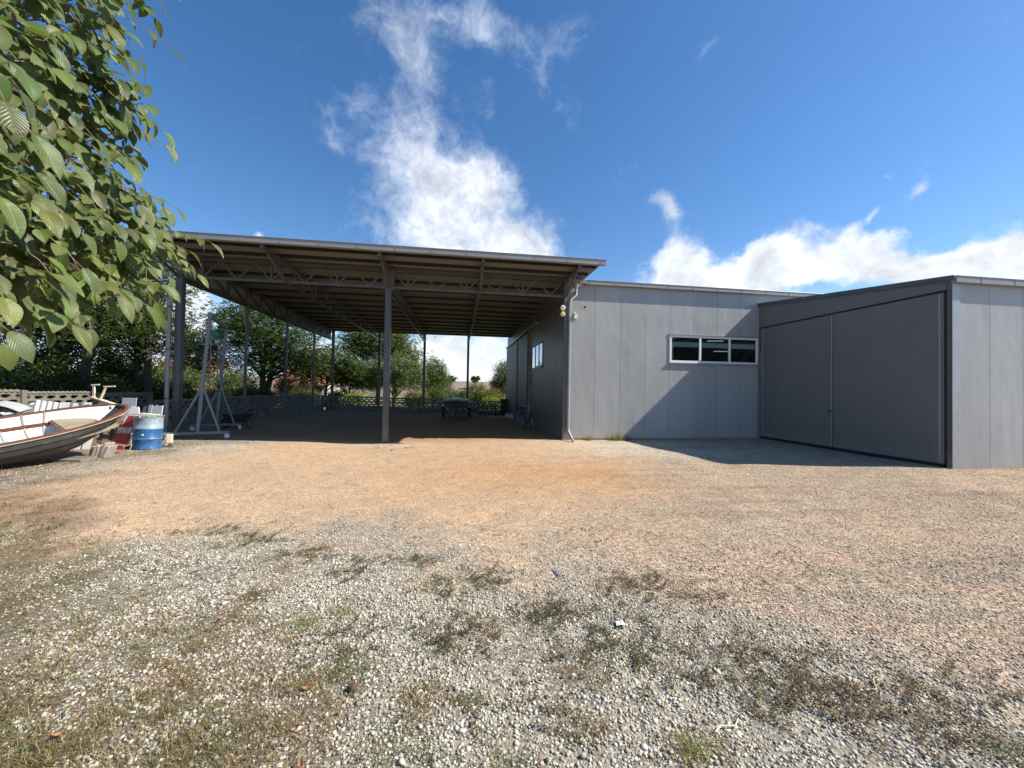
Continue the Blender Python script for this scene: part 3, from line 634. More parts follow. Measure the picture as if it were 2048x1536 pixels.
def sow(kinds, name):
    P = []; yaw = []; lean = []; L = []; W_ = []; C = []
    for x, y, rx, ry, k, dn in PATCHES:
        if k not in kinds: continue
        flat = k in ('knot', 'red')
        cnt = int(dn*(950 if flat else 560)*(1 if y < 5 else .6))
        nst = max(6, int(cnt/34)) if flat else max(5, int(cnt/16))
        for s_ in range(nst):                       # runners for creeping weeds, tussocks for grass
            a = random.uniform(0, 2*math.pi); rr = math.sqrt(random.random())
            bx, by = x+rx*rr*math.cos(a)*1.1, y+ry*rr*math.sin(a)*1.1
            da = random.uniform(0, 2*math.pi); ln = random.uniform(.10, .30)
            for i in range(int(cnt/nst)):
                if flat:
                    f = random.random(); qx = bx+math.cos(da)*ln*f+random.gauss(0, .012); qy = by+math.sin(da)*ln*f+random.gauss(0, .012)
                    L.append(random.uniform(.010, .026)); W_.append(random.uniform(.004, .009)); lean.append(random.uniform(.9, 1.6))
                    qz = random.uniform(.008, .024)
                else:
                    qx, qy = bx+random.gauss(0, .028), by+random.gauss(0, .028)
                    h = random.uniform(.02, .06) if k != 'dry' else random.uniform(.02, .08)
                    L.append(h); W_.append(random.uniform(.0016, .0036) if y < 4 else random.uniform(.003, .006)); lean.append(random.uniform(.25, 1.35) if k != 'dry' else random.uniform(.5, 1.55))
                    qz = -.002
                P.append((qx, qy, qz)); yaw.append(random.uniform(0, 2*math.pi))
                kk = k if random.random() > .18 else 'dry'
                c = random.choice(PAL[kk]); v_ = random.uniform(.75, 1.25); C.append(tuple(a_*v_ for a_ in c))
            if flat:                                # the runner stem itself
                for i in range(5):
                    P.append((bx+math.cos(da)*ln*i/5, by+math.sin(da)*ln*i/5, .012)); yaw.append(da+random.uniform(-.3, .3)); lean.append(1.5); L.append(ln/4); W_.append(.003); C.append((.16, .09, .05))
    P = np.array(P); P[:, 2] += gh(P[:, 0], P[:, 1])
    o = blades(P, np.array(yaw), np.array(lean), np.array(L), np.array(W_), np.array(C), name, M['grass'])
    return tag(o, *LB[name], kind='stuff')
LB = dict(creeping_weeds=('dark creeping weeds matted over the gravel', 'weeds'), green_grass=('short green grass tufts growing through the gravel', 'grass'), dry_grass_tussocks=('dry yellowed grass tussocks on the gravel', 'grass'))
sow(('knot', 'red'), 'creeping_weeds'); sow(('green', 'lime'), 'green_grass')
def litter():
    """thin dead grass lying over the soil at lower left"""
    n = 70000; y = 1.3+RNG.random(n)**1.6*6.2; x = RNG.uniform(-1, .25, n)*(1.42*y+.4)
    c, gr, so_, sd_ = zones(x, y)
    cl = fbm(x*2.4+7, y*2.4, 3)
    k = RNG.random(n) < np.clip(so_*1.5*sstep(.32, .62, cl)+.012, 0, 1)
    x, y = x[k], y[k]; n = len(x)
    C = np.array(PAL['dry'])[RNG.integers(0, 4, n)]*RNG.uniform(.6, 1.25, (n, 1))
    gk = RNG.random(n) < sstep(.5, .65, fbm(x*1.3+20, y*1.3, 3))*.7
    C[gk] = np.array(PAL['green'])[RNG.integers(0, 4, gk.sum())]*RNG.uniform(.7, 1.3, (gk.sum(), 1))
    o = blades(np.stack([x, y, gh(x, y)+RNG.uniform(0, .008, n)], -1), RNG.uniform(0, 6.28, n), RNG.uniform(1.0, 1.75, n), RNG.uniform(.02, .10, n), RNG.uniform(.0018, .004, n), C, 'dead_grass', M['grass'])
    tag(o, 'thin dead grass lying over bare soil at the yard edge', 'grass', kind='stuff')
litter()
def straws():
    """short dark straws and bark bits scattered thinly over the sandy part"""
    n = 5200; y = RNG.uniform(3.2, 13, n); x = RNG.uniform(-1, 1, n)*(1.35*y)
    k = RNG.random(n) < sstep(.42, .66, fbm(x*.8+3, y*1.6+11, 4))*.9+.06; x, y = x[k], y[k]; n = len(x)
    C = np.array([(.10, .065, .04), (.16, .11, .06), (.07, .05, .035), (.10, .11, .05)])[RNG.integers(0, 4, n)]
    o = blades(np.stack([x, y, gh(x, y)+.012], -1), RNG.uniform(0, 6.28, n), RNG.uniform(4.25, 4.55, n), RNG.uniform(.03, .13, n), RNG.uniform(.005, .012, n), C, 'dry_straw', M['grass'], curl=.0)
    tag(o, 'dark dry straw and bits scattered over the sandy yard', 'straw', kind='stuff')
straws()
def sow_dry():
    o = sow(('dry',), 'dry_grass_tussocks')
sow_dry()
# ------------------------------------------------------------------ open shed (canopy on posts)
HCH, HTOP, ZU = 4.69, 5.30, 5.40          # truss chords and underside of the roof panels
sh = bthing('open_shed', 'grey steel open-sided shed with flat roof on trussed posts', 'shed', -5.78, 6.9)
OFF = (-5.78, 6.9, 0)
def shed(name, mb, m, **k): return mb.build(name, m, sh, **k)
US = [-11.56, -8.67, -5.78, -2.89]; BACK = 13.86
rf = MB(OFF); rf.box(-12.05, .60, -1.58, 14.25, ZU, ZU+.07)
for i in range(38): rf.box(-12.02+i*.333, -11.96+i*.333, -1.4, 14.24, ZU+.068, ZU+.10)
roof = shed('roof', rf, M['roof'])
cl = MB(OFF); cl.box(-12.03, .58, -1.55, 14.22, ZU-.012, ZU-.003)
cl.build('ceiling_panel', M['ceiling'], roof)
gt = MB(OFF)
for (y0, y1, z0, z1) in ((-1.72, -1.715, 5.285, 5.425), (-1.715, -1.585, 5.285, 5.29), (-1.59, -1.585, 5.29, 5.47)): gt.box(-12.1, .66, y0, y1, z0, z1)
gt.box(.655, .66, -1.715, -1.59, 5.29, 5.42); gt.box(-12.1, -12.095, -1.715, -1.59, 5.29, 5.42)
for i in range(14): gt.box(-12+i*.96, -11.985+i*.96, -1.727, -1.722, 5.30, 5.42)
gt.tube([(-12.1, -1.725, 5.428), (.66, -1.725, 5.428)], .011, 8)
shed('gutter', gt, M['gutter'])
fa = MB(OFF); fa.box(-12.06, .61, 14.26, 14.29, 5.28, 5.50); fa.box(.602, .612, -1.58, 14.25, 5.385, 5.475)
shed('fascia', fa, M['steel'])
# purlins run the width of the roof
for v in [-1.30, -.55] + [round(.35+i*1.15, 2) for i in range(12)]:
    p = MB(OFF); p.box(-12.0, .5, v-.03, v+.03, HTOP+.002, ZU-.014); p.box(-12.0, .5, v+.03, v+.055, HTOP+.002, HTOP+.01)
    shed('purlin', p, M['steel_dark'])
def post(u, v, w, top=HTOP, foot=True, head=False):
    z0 = gB(u, v)-.05
    p = MB(OFF); p.box(u-w/2, u+w/2, v-w/2, v+w/2, z0, top)
    o = shed('post', p, M['steel'], bevel=.006)
    if foot:
        b = MB(OFF); b.box(u-w*.85, u+w*.85, v-w*.85, v+w*.85, z0, z0+.062)
        for a, c in ((-1, -1), (1, -1), (1, 1), (-1, 1)): b.tube([(u+a*w*.68, v+c*w*.68, z0+.06), (u+a*w*.68, v+c*w*.68, z0+.1)], .012, 6)
        b.build('base_plate', M['steel'], o)
    if head:
        h = MB(OFF); h.box(u-w*.95, u+w*.95, v-w/2-.012, v+w/2+.012, HCH-.05, HTOP-.003)
        h.build('post_head', M['steel'], o, bevel=.004)
    return o
post(-11.54, 0, .17); post(-5.72, 0, .18, head=True)
pr_ = MB(OFF); pr_.box(-.13, -.002, -.08, .06, -.05, HTOP); shed('post', pr_, M['steel'], bevel=.004)
for u in US: post(u, BACK, .15)
for v in (3.58, 7.08, 10.54): post(-11.56, v, .085, HCH, False)
# front truss, two bays
def truss(mb, a, b, z0, z1, n, chord=.08, web=.05, vert=2, warren=True):
    a = Vector((*a, 0)); b = Vector((*b, 0)); d = (b-a)
    lo = lambda k: a+d*k+Vector((0, 0, z0+chord/2)); hi = lambda k: a+d*k+Vector((0, 0, z1-chord/2))
    mb.bar(lo(0), lo(1), chord*.85, chord); mb.bar(hi(0), hi(1), chord*.85, chord)
    for i in range(n):
        k0, k1 = i/n, (i+1)/n; km = (k0+k1)/2
        if warren:
            mb.bar(lo(km), hi(k0), web*.8, web*.8); mb.bar(lo(km), hi(k1), web*.8, web*.8)
            if i % vert == 0: mb.bar(lo(km), hi(km), web, web)
        else:
            if i: mb.bar(lo(k0), hi(k0), web, web)
            if i < n//2: mb.bar(lo(k1), hi(k0), web, web)
            else: mb.bar(lo(k0), hi(k1), web, web)
for a, b in ((-11.45, -5.84), (-5.60, -.135)):
    tm = MB(OFF); truss(tm, (a, 0), (b, 0), HCH, HTOP, 6); shed('front_truss', tm, M['steel'])
for u in US:
    tm = MB(OFF); truss(tm, (u, .11), (u, BACK-.08), HCH, HTOP, 12, chord=.075, warren=False); shed('roof_truss', tm, M['steel'])
bk = MB(OFF); bk.box(-11.6, -.02, BACK-.04, BACK+.04, 5.24, HTOP-.004); shed('back_beam', bk, M['steel'])
# cantilever brackets carrying the front eave
for u in (-11.56, -8.67, -5.72, -2.89, -.07):
    b = MB(OFF); b.bar((u, -.11, 5.235), (u, -1.56, 5.235), .09, .11); b.bar((u, -.1, HCH+.02), (u, -1.22, 5.17), .065, .065)
    shed('eave_bracket', b, M['steel'], bevel=.003)
# corrugated cladding hung outside the left truss
rows = []
n = 300
for z in (4.66, 5.39): rows.append([(-11.69+(.012 if (i//2) % 2 else -.012), .14+(BACK-.2)*i/n, z) for i in range(n+1)])
cm = MB(OFF); cm.sheet(rows, (-.004, 0, 0)); shed('side_cladding', cm, M['roof'])
ang = MB(OFF); ang.box(-11.705, -11.6, .12, BACK, 4.635, 4.66); shed('cladding_angle', ang, M['steel'])
dp = MB(OFF); z0 = gB(-11.7, -.3)
dp.tube([(-11.95, -1.65, 5.29), (-11.95, -1.65, 5.19), (-11.93, -1.60, 5.12), (-11.76, -.27, 4.27), (-11.70, -.19, 4.17), (-11.70, -.18, 4.0), (-11.70, -.18, z0+.42), (-11.72, -.2, z0+.33), (-11.55, -.42, z0+.16)], .055, 12)
d_ = shed('downpipe', dp, M['gutter'], smooth=True)
for z in (1.2, 2.6, 3.8): cb = MB(OFF); cb.lathe([(.06, z-.02), (.066, z-.02), (.066, z+.02), (.06, z+.02)], (-11.70, -.18, 0), 14); cb.build('pipe_clip', M['steel'], d_)

# ------------------------------------------------------------------ hangar
ha = bthing('hangar', 'large grey metal-clad hangar with long white-framed window and open shed on its left', 'hangar', 5, 7)
HO = (5, 7, 0); HW = 5.21; U1, V1 = 20.0, 15.53
def hg(name, mb, m, parent=ha, **k): return mb.build(name, m, parent, **k)
G = .006
fw = MB(HO); js = [.0, .97, 1.86, 2.78, 3.66, 4.54, 5.44, 6.34, 7.24, 8.14, 9.04, 9.94, 10.84, 11.74, 12.64, 13.54, 14.4, 15.3, 16.2, 17.1, 18.0, 18.9, U1]
WU0, WU1, WZ0, WZ1 = 3.66, 7.02, 2.66, 3.60
for a, b in zip(js, js[1:]):
    a2, b2 = a+G/2, b-G/2
    if a >= WU0-.01 and a < WU1-.05:
        fw.box(a2, b2, 0, .08, .02, WZ0)
        fw.box(a2, b2, 0, .08, WZ1, HW)
        if b > WU1: fw.box(WU1, b2, 0, .08, WZ0, WZ1)
    else: fw.box(a2, b2, 0, .08, .02, HW)
hg('front_wall', fw, M['wall'], bevel=.004)
bk = MB(HO); bk.box(.1, WU0, .085, .095, 0, HW); bk.box(WU1, U1, .085, .095, 0, HW); bk.box(WU0, WU1, .085, .095, 0, WZ0); bk.box(WU0, WU1, .085, .095, WZ1, HW)
hg('wall_lining', bk, M['inside'])
bs_ = MB(HO); bs_.box(-.01, U1, -.012, .07, -.25, .06); hg('base_flashing', bs_, M['steel'])
# left side wall (inside the shed), window, sliding leaves
sw = MB(HO); sj = [.10, 1.06, 1.64, 2.28, 2.87, 3.65, 4.30, 5.00, 5.59, 6.12, 6.55, 7.4, 8.2, 9.0, 9.8, 10.6, 11.4, 12.2, 13.0, 13.8, 14.6, V1]
SV0, SV1, SZ0, SZ1 = 3.65, 6.12, 2.62, 3.72
for a, b in zip(sj, sj[1:]):
    a2, b2 = a+G/2, b-G/2
    if a >= SV0-.01 and b <= SV1+.01:
        sw.box(0, .08, a2, b2, -.2, SZ0); sw.box(0, .08, a2, b2, SZ1, 5.38)
    else: sw.box(0, .08, a2, b2, -.2, 5.38)
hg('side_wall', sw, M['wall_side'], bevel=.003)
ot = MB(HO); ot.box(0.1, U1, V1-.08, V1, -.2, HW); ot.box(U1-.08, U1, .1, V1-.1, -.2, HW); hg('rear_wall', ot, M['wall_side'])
lf = MB(HO); lf.box(.09, .10, .1, SV0, 0, 5.3); lf.box(.09, .10, SV1, V1-.1, 0, 5.3); lf.box(.09, .1, SV0, SV1, 0, SZ0); lf.box(.09, .1, SV0, SV1, SZ1, 5.3); hg('wall_lining', lf, M['inside'])
fl = MB(HO); fl.box(.1, U1-.1, .1, V1-.1, -.02, .05); hg('floor_slab', fl, M['floor_in'])
rf = MB(HO)
rf.add([(.62, -.10, 5.22), (U1+.1, -.10, 5.22), (U1+.1, V1+.15, 5.62), (.62, V1+.15, 5.62), (.62, -.10, 5.30), (U1+.1, -.10, 5.30), (U1+.1, V1+.15, 5.70), (.62, V1+.15, 5.70)],
       [(3,2,1,0),(4,5,6,7),(0,1,5,4),(1,2,6,5),(2,3,7,6),(3,0,4,7)])
hroof = hg('roof', rf, M['roof'])
fl = MB(HO); fl.box(.62, U1+.1, -.135, -.128, 5.155, 5.285); fl.box(.62, U1+.1, -.128, -.012, 5.155, 5.16); fl.box(.615, .62, -.135, -.012, 5.155, 5.285)
fl.tube([(.62, -.138, 5.288), (U1+.1, -.138, 5.288)], .011, 8)
for i in range(15): fl.box(.7+i*.93, .714+i*.93, -.143, -.137, 5.165, 5.285)
fl.box(.02, .615, -.16, -.10, 5.17, 5.285)
hg('gutter', fl, M['gutter'])
ct = MB(HO); ct.box(-.125, .10, -.105, -.085, .0, 4.64); ct.box(.10, .12, -.085, -.002, .0, 4.64)
hg('corner_trim', ct, M['steel'], bevel=.003)
# downpipe on the corner
dp = MB(HO); dp.tube([(.27, -.10, 5.16), (.27, -.10, 4.86), (.27, -.11, 4.80), (.24, -.13, 4.74), (.09, -.15, 4.62), (.06, -.16, 4.56), (.055, -.16, 4.46), (.05, -.16, .42), (.05, -.17, .34), (.05, -.20, .28), (.08, -.62, .03)], .043, 14)
dpo = hg('downpipe', dp, M['galv'], smooth=True)
fn = MB(HO); fn.lathe([(.047, 4.98), (.05, 5.0), (.078, 5.10), (.078, 5.155)], (.27, -.10, 0), 16)
fn.build('funnel', M['galv'], dpo, smooth=True)
for z in (4.5, 3.6, 2.1, .6): fn = MB(HO); fn.lathe([(.0445, z-.025), (.051, z-.025), (.051, z+.025), (.0445, z+.025)], (.052, -.16, 0), 14); fn.build('pipe_collar', M['galv'], dpo, smooth=True)
# long front window
wf = MB(HO); P0 = -.035
wf.box(WU0-.05, WU1+.03, -.03, -.002, WZ1+.002, WZ1+.045)          # drip flashing
wf.box(WU0-.045, WU0, -.02, -.002, WZ0-.045, WZ1); wf.box(WU1, WU1+.03, -.02, -.002, WZ0-.045, WZ1)
wf.box(WU0-.05, WU1+.03, -.06, -.002, WZ0-.05, WZ0-.002)
wo_ = hg('window', wf, M['trim'], bevel=.002)
fr = MB(HO); fr.box(WU0+.002, WU1-.002, .0, .055, WZ0, WZ0+.07); fr.box(WU0+.002, WU1-.002, .0, .055, WZ1-.07, WZ1)
mul = [WU0+.002, WU0+1.10, WU0+2.225, WU1-.07]
wm = [.07, .075, .075, .068]
for u, k in zip(mul, wm): fr.box(u, u+k, -.004, .05, WZ0+.07, WZ1-.07)
fr.build('frame', M['white_frame'], wo_, bevel=.003)
for i in range(3):
    pn = MB(HO); pn.box(mul[i]+wm[i], mul[i+1], .022, .028, WZ0+.07, WZ1-.07); pn.build('pane', M['glass'], wo_)
    hd = MB(HO); c = mul[i]+wm[i]+.12; hd.box(c-.022, c+.022, .036, .06, 3.08, 3.18); hd.bar((c, .07, 3.14), (c-.1, .09, 3.11), .02)
    hd.build('handle', M['white_plastic'], wo_, bevel=.004)
# side window
sf = MB(HO); sf.box(-.02, -.002, SV0-.04, SV1+.04, SZ1, SZ1+.05); sf.box(-.03, -.002, SV0-.04, SV1+.04, SZ0-.05, SZ0); sf.box(-.02, -.002, SV0-.045, SV0, SZ0, SZ1); sf.box(-.02, -.002, SV1, SV1+.045, SZ0, SZ1)
so_ = hg('window', sf, M['steel'])
for k, (a, b) in enumerate(((3.66, 4.45), (4.45, 5.25), (5.25, 6.11))):
    f = MB(HO); f.box(.0, .045, a, a+.06, SZ0, SZ1); f.box(.0, .045, b-.06, b, SZ0, SZ1); f.box(.0, .045, a+.06, b-.06, SZ0, SZ0+.06); f.box(.0, .045, a+.06, b-.06, SZ1-.06, SZ1)
    f.build('frame', M['steel'], so_)
    q_ = MB(HO); q_.box(.014, .022, a+.06, b-.06, SZ0+.06, SZ1-.06); q_.build('pane', M['glass_side'], so_)
for a, b in ((6.72, 9.62), (10.12, 14.9)):
    d = MB(HO); k = a
    while k < b-.05:
        e = min(k+.97, b); d.box(-.115, -.055, k+G/2, e-G/2, -.10, 4.50); k = e
    lo_ = hg('sliding_door', d, M['door'], bevel=.003)
    for q_ in ((a-.05, a-.002), (b+.002, b+.05)): e = MB(HO); e.box(-.125, -.045, *q_, -.12, 4.52); e.build('edge_trim', M['steel'], lo_)
    for vv in (a+.5, b-.5):
        h = MB(HO); h.box(-.10, -.07, vv-.06, vv+.06, 4.50, 4.60); h.build('roller_hanger', M['steel_dark'], lo_)
rl = MB(HO); rl.box(-.14, -.03, 4.75, V1-.02, 4.60, 4.68); rl.box(-.145, -.005, 4.68, 4.75, 4.57, 4.72); hg('door_rail', rl, M['trim'])
gp = MB(HO); gp.box(-.02, -.004, 9.68, 10.06, -.1, 4.5); hg('door_gap_dark_strip', gp, M['rubber'])  # black strip on the wall stands in for the dark opening between leaves
vt = MB(HO); vt.box(-.06, -.002, 6.50, 6.62, -.15, 4.58); hg('door_post', vt, M['trim'])
st = MB(HO); st.box(-.03, -.004, .1, 4.7, 4.66, 4.72); hg('conduit', st, M['steel'])

# ------------------------------------------------------------------ garage annexe
ga = bthing('garage', 'grey metal-clad garage annexe with tall double sliding doors facing the yard', 'garage', 10.5, -2.7)
GO = (10.5, -2.7, 0); GU, GV = 7.05, -5.43
def gr_(name, mb, m, parent=ga, **k): return mb.build(name, m, parent, **k)
zt = lambda v: 4.82+(4.82-4.23)/5.43*v         # roof line rises away from the front
fwm = MB(GO); a = GU
for b in (8.05, 8.95, 9.87, 10.79, 11.71, 12.63, 14.1):
    fwm.box(a+(.10 if a == GU else G/2), b-G/2, GV, GV+.08, -.1, 4.12); a = b
gr_('front_wall', fwm, M['wall2'], bevel=.004)
DV0, DV1, DZ = -5.33, -.12, 3.955
lw = MB(GO)
lw.prism([(GV+.10, DZ+.02), (-.002, DZ+.02), (-.002, 4.80), (GV+.10, zt(GV+.1)-.02)], (GU, 0, 0), (0, 1, 0), (0, 0, 1), (1, 0, 0), .08)
gr_('left_wall', lw, M['door'], bevel=.003)
for q_ in ((GU+.002, GU+.12, -.10, -.002), (GU+.06, GU+.12, GV+.09, DV0+.10)):
    jm = MB(GO); jm.box(*q_, -.1, DZ+.018); gr_('door_jamb', jm, M['steel'], bevel=.003)
bl = MB(GO); bl.box(GU+.055, GU+.06, GV+.1, -.1, 0, DZ); gr_('lining', bl, M['rubber'])
bl = MB(GO); bl.box(14.0, 14.08, GV+.1, 0, 0, 4.1); gr_('right_wall', bl, M['wall_side'])
rf = MB(GO)
z0, z1 = zt(GV-.07), zt(-.005)
rf.add([(GU-.04, GV-.07, z0-.06), (14.2, GV-.07, z0-.06), (14.2, -.005, z1-.06), (GU-.04, -.005, z1-.06), (GU-.04, GV-.07, z0+.02), (14.2, GV-.07, z0+.02), (14.2, -.005, z1+.02), (GU-.04, -.005, z1+.02)],
       [(3,2,1,0),(4,5,6,7),(0,1,5,4),(1,2,6,5),(2,3,7,6),(3,0,4,7)])
gr_('roof', rf, M['roof'])
vg = MB(GO)
vg.prism([(GV-.06, zt(GV-.06)-.085), (-.004, zt(0)-.085), (-.004, zt(0)+.03), (GV-.06, zt(GV-.06)+.03)], (GU-.055, 0, 0), (0, 1, 0), (0, 0, 1), (1, 0, 0), .013)
gr_('verge_trim', vg, M['steel'])
gg_ = MB(GO); zz = z0-.13
gg_.box(GU-.03, 14.2, GV-.070, GV-.004, zz+.005, zz+.125); gg_.box(GU-.03, 14.2, GV-.108, GV-.102, zz, zz+.135); gg_.box(GU-.03, 14.2, GV-.102, GV-.075, zz, zz+.005); gg_.box(GU-.035, GU-.03, GV-.108, GV-.004, zz, zz+.13)
gg_.tube([(GU-.03, GV-.112, zz+.138), (14.2, GV-.112, zz+.138)], .010, 8)
for i in range(8): gg_.box(GU+.6+i*.9, GU+.613+i*.9, GV-.114, GV-.109, zz+.01, zz+.135)
gr_('gutter', gg_, M['gutter'])
ctm = MB(GO); ctm.box(GU-.012, GU+.20, GV-.014, GV-.002, -.1, 4.10)
gr_('corner_trim', ctm, M['galv'], bevel=.002)
cts = MB(GO); cts.box(GU-.014, GU-.002, GV-.012, GV+.085, -.1, 4.16); gr_('side_corner_trim', cts, M['steel'], bevel=.002)
mid = -2.76
for a, b, hs in ((DV0+.04, mid-.012, 1), (mid+.012, DV1-.01, -1)):
    d = MB(GO); d.box(GU-.012, GU+.045, a, b, .15, DZ-.03)
    lo_ = gr_('sliding_door', d, M['door'], bevel=.003)
    # outer edge strip; the meeting edge strip sits on the far leaf only
    q_ = (b-.085, b-.055) if hs == -1 else (a+.055, a+.085)
    e = MB(GO); e.box(GU-.018, GU-.013, *q_, .16, DZ-.06); e.build('edge_trim', M['trim'], lo_)
    if hs == -1: e = MB(GO); e.box(GU-.019, GU-.0125, a, a+.035, .16, DZ-.04); e.build('edge_trim', M['trim'], lo_)
    s_ = MB(GO); s_.box(GU-.008, GU+.03, a, b, .055, .148); s_.build('bottom_seal', M['rubber'], lo_)
    if hs == -1:
        h = MB(GO); h.tube([(GU-.02, a+.08, 1.17), (GU-.055, a+.08, 1.17), (GU-.055, a-.02, 1.18)], .011, 8); h.lathe([(0, -.035), (.025, -.035), (.025, -.013), (0, -.013)], (GU, a+.08, 1.17), 14, 'x'); h.build('handle', M['rubber'], lo_)
tr = MB(GO); tr.box(GU-.004, GU+.05, DV0-.0, -.11, DZ-.022, DZ+.008); gr_('door_track', tr, M['rubber'])
th = MB(GO); th.box(GU-.03, GU+.10, DV0-.05, -.05, -.1, .052); gr_('threshold', th, M['concrete_dark'])
wt = MB(GO); wt.box(GU-.03, GU-.006, -.11, -.092, .05, DZ-.9); gr_('white_strip', wt, M['trim'])

# ------------------------------------------------------------------ lamps and camera at the hangar corner
def flood(name, label, cat, u, v, z): return bthing(name, label, cat, u, v, z=z)
t_ = flood('security_lamp', 'white twin-head security lamp with yellowed lower lens beside the downpipe', 'lamp', -.15, -.10, 4.20)
b = MB(); b.box(-.02, .04, -.05, .0, -.13, .13); b.build('bracket', M['steel'], t_)
for z, m_, nm in ((.11, 'white_plastic', 'upper_lamp_head'), (-.10, 'amber', 'lower_lamp_head')):
    h = MB(); h.lathe([(0, -.17), (.06, -.16), (.085, -.12), (.08, -.06), (.05, -.02), (.02, .01)], (-.06, -.02, z), 18, 'y'); ho = h.build(nm, M[m_], t_, smooth=True)
    l_ = MB(); l_.lathe([(0, -.176), (.055, -.171), (.056, -.16)], (-.06, -.02, z), 18, 'y'); l_.build('lens', M['lens_grey'] if z > 0 else M['amber'], ho, smooth=True)
t_ = flood('security_camera', 'white bullet camera on angled arm above the grey hangar wall', 'security camera', .33, -.02, 4.18)
b = MB(); b.box(-.10, .0, -.03, .012, -.16, .04); b.tube([(-.02, -.03, .0), (.02, -.12, .05), (.10, -.2, .12)], .022, 10); b.build('arm', M['white_plastic'], t_, smooth=True)
h = MB(); h.lathe([(0, -.16), (.05, -.135), (.058, -.1), (.058, .06), (.05, .09), (0, .1)], (.15, -.22, .15), 18, 'y'); h.build('camera_body', M['white_plastic'], t_, smooth=True)
h = MB(); h.tube([(.13, -.2, .10), (.10, -.16, -.02), (.05, -.08, -.08)], .014, 8); h.build('cable', M['white_plastic'], t_, smooth=True)
l_ = MB(); l_.lathe([(0, -.166), (.04, -.164), (.042, -.135)], (.15, -.22, .15), 16, 'y'); l_.build('lens', M['rubber'], t_)
# ceiling tubes seen through the long window
for (u, v, z, L, lab) in ((13.79, 11.7, 5.2, 1.0, 'lit ceiling tube, the upper one behind the middle window pane'), (16.05, 14.2, 4.80, 1.0, 'lit ceiling tube, the lower one behind the middle window pane')):
    t_ = bthing('tube_lamp', lab, 'lamp', u, v, 'ceiling tubes inside the hangar', z=z)
    b = MB(); b.tube([(-L/2, .12, 0), (L/2, -.12, 0)], .03, 10); b.build('tube', M['tube'], t_, smooth=True)
    b = MB(); b.bar((-L/2, .12, .05), (L/2, -.12, .05), .08, .04); zc = 5.22+.4*(v+.1)/15.8-z
    for k in (-.35, .35): b.tube([(k, -k*.24, .06), (k, -k*.24, zc)], .008, 6)
    b.build('batten', M['white_plastic'], t_)
# ------------------------------------------------------------------ gantry crane and hoist
A1 = Vector((-8.93, 11.0, 0)); A2 = Vector((-10.23, 13.4, 0))
dl = (A2-A1).normalized(); dp_ = Vector((dl.y, -dl.x, 0))       # across the frames, to the right
gc_ = (A1+A2)/2
gn = thing('gantry_crane', 'tall grey portable gantry crane on white casters at the front left of the shed', 'gantry crane', (gc_.x, gc_.y, g(gc_.x, gc_.y)))
GB = g(gc_.x, gc_.y)-.06
def gp_(mb, name, m, parent=gn, **k): return mb.build(name, m, parent, **k)
org = Vector((gc_.x, gc_.y, GB)); TOPZ = 3.52; lean = .20
frames = []
for A in (A1, A2):
    a = Vector((A.x, A.y, GB))-org
    zb = .175
    b = MB(); b.bar(a-dp_*.76+Vector((0, 0, zb)), a+dp_*.74+Vector((0, 0, zb)), .08, .07); gp_(b, 'base_beam', M['gantry'], bevel=.004)
    top = a+dp_*lean+Vector((0, 0, TOPZ))
    b = MB(); b.bar(a+Vector((0, 0, zb+.036)), top, .085, .085, up=dl); gp_(b, 'upright', M['gantry'], bevel=.004)
    k = a+dp_*lean*.39+Vector((0, 0, 1.40))
    for s_ in (-1, 1):
        b = MB(); b.bar(a+dp_*s_*.50+Vector((0, 0, zb+.036)), k+dp_*s_*.045, .055, .055, up=dl); gp_(b, 'brace', M['gantry'], bevel=.003)
    for s_ in (-.68, .66):
        c = a+dp_*s_
        fk = MB(); fk.box(c.x-.05, c.x+.05, c.y-.05, c.y+.05, zb-.045, zb-.037); 
        for e in (-.032, .032): fk.bar(c+dl*e+Vector((0, 0, zb-.045)), c+dl*e+dp_*.02+Vector((0, 0, .065)), .05, .006, up=dl)
        fo_ = gp_(fk, 'caster', M['white_plastic'])
        wh = MB(); cc = c+dp_*.02+Vector((0, 0, .066)); ax = dl
        wh.tube([cc-ax*.024, cc-ax*.02, cc+ax*.02, cc+ax*.024], [.052, .064, .064, .052], 20); wh.tube([cc-ax*.03, cc+ax*.03], .018, 10)
        wh.build('wheel', M['white_plastic'], fo_, smooth=True)
    frames.append(top)
b = MB(); b.bar(frames[0]-dl*.05+Vector((0, 0, .055)), frames[1]+dl*.05+Vector((0, 0, .055)), .10, .13); gp_(b, 'top_beam', M['gantry'], bevel=.005)
# green chain hoist
hp = frames[0]+(frames[1]-frames[0])*.50+org+Vector((0, 0, -.01))
ho = thing('chain_hoist', 'green chain hoist hanging from the top beam of the gantry crane', 'hoist', hp)
b = MB(); b.box(-.07, .07, -.06, .06, -.01, .10); 
b = MB(); b.tube([(0, 0, 0), (0, 0, -.06), (.02, 0, -.10), (0, 0, -.14)], .016, 8); b.bar((-.08, 0, -.01), (.08, 0, -.01), .10, .02); b.build('suspension_hook', M['steel_dark'], ho, smooth=True)
b = MB(); b.lathe([(0, -.14), (.10, -.13), (.14, -.08), (.15, 0), (.14, .08), (.10, .13), (0, .14)], (0, 0, -.27), 24, 'y'); b.box(-.2, -.08, -.06, .06, -.36, -.2); b.build('gear_housing', M['green'], ho, smooth=True, bevel=.01)
b = MB(); b.lathe([(0, -.03), (.11, -.03), (.12, -.02), (.12, .02), (.11, .03), (0, .03)], (.02, -.18, -.29), 24, 'y'); b.build('hand_wheel', M['green'], ho, smooth=True)
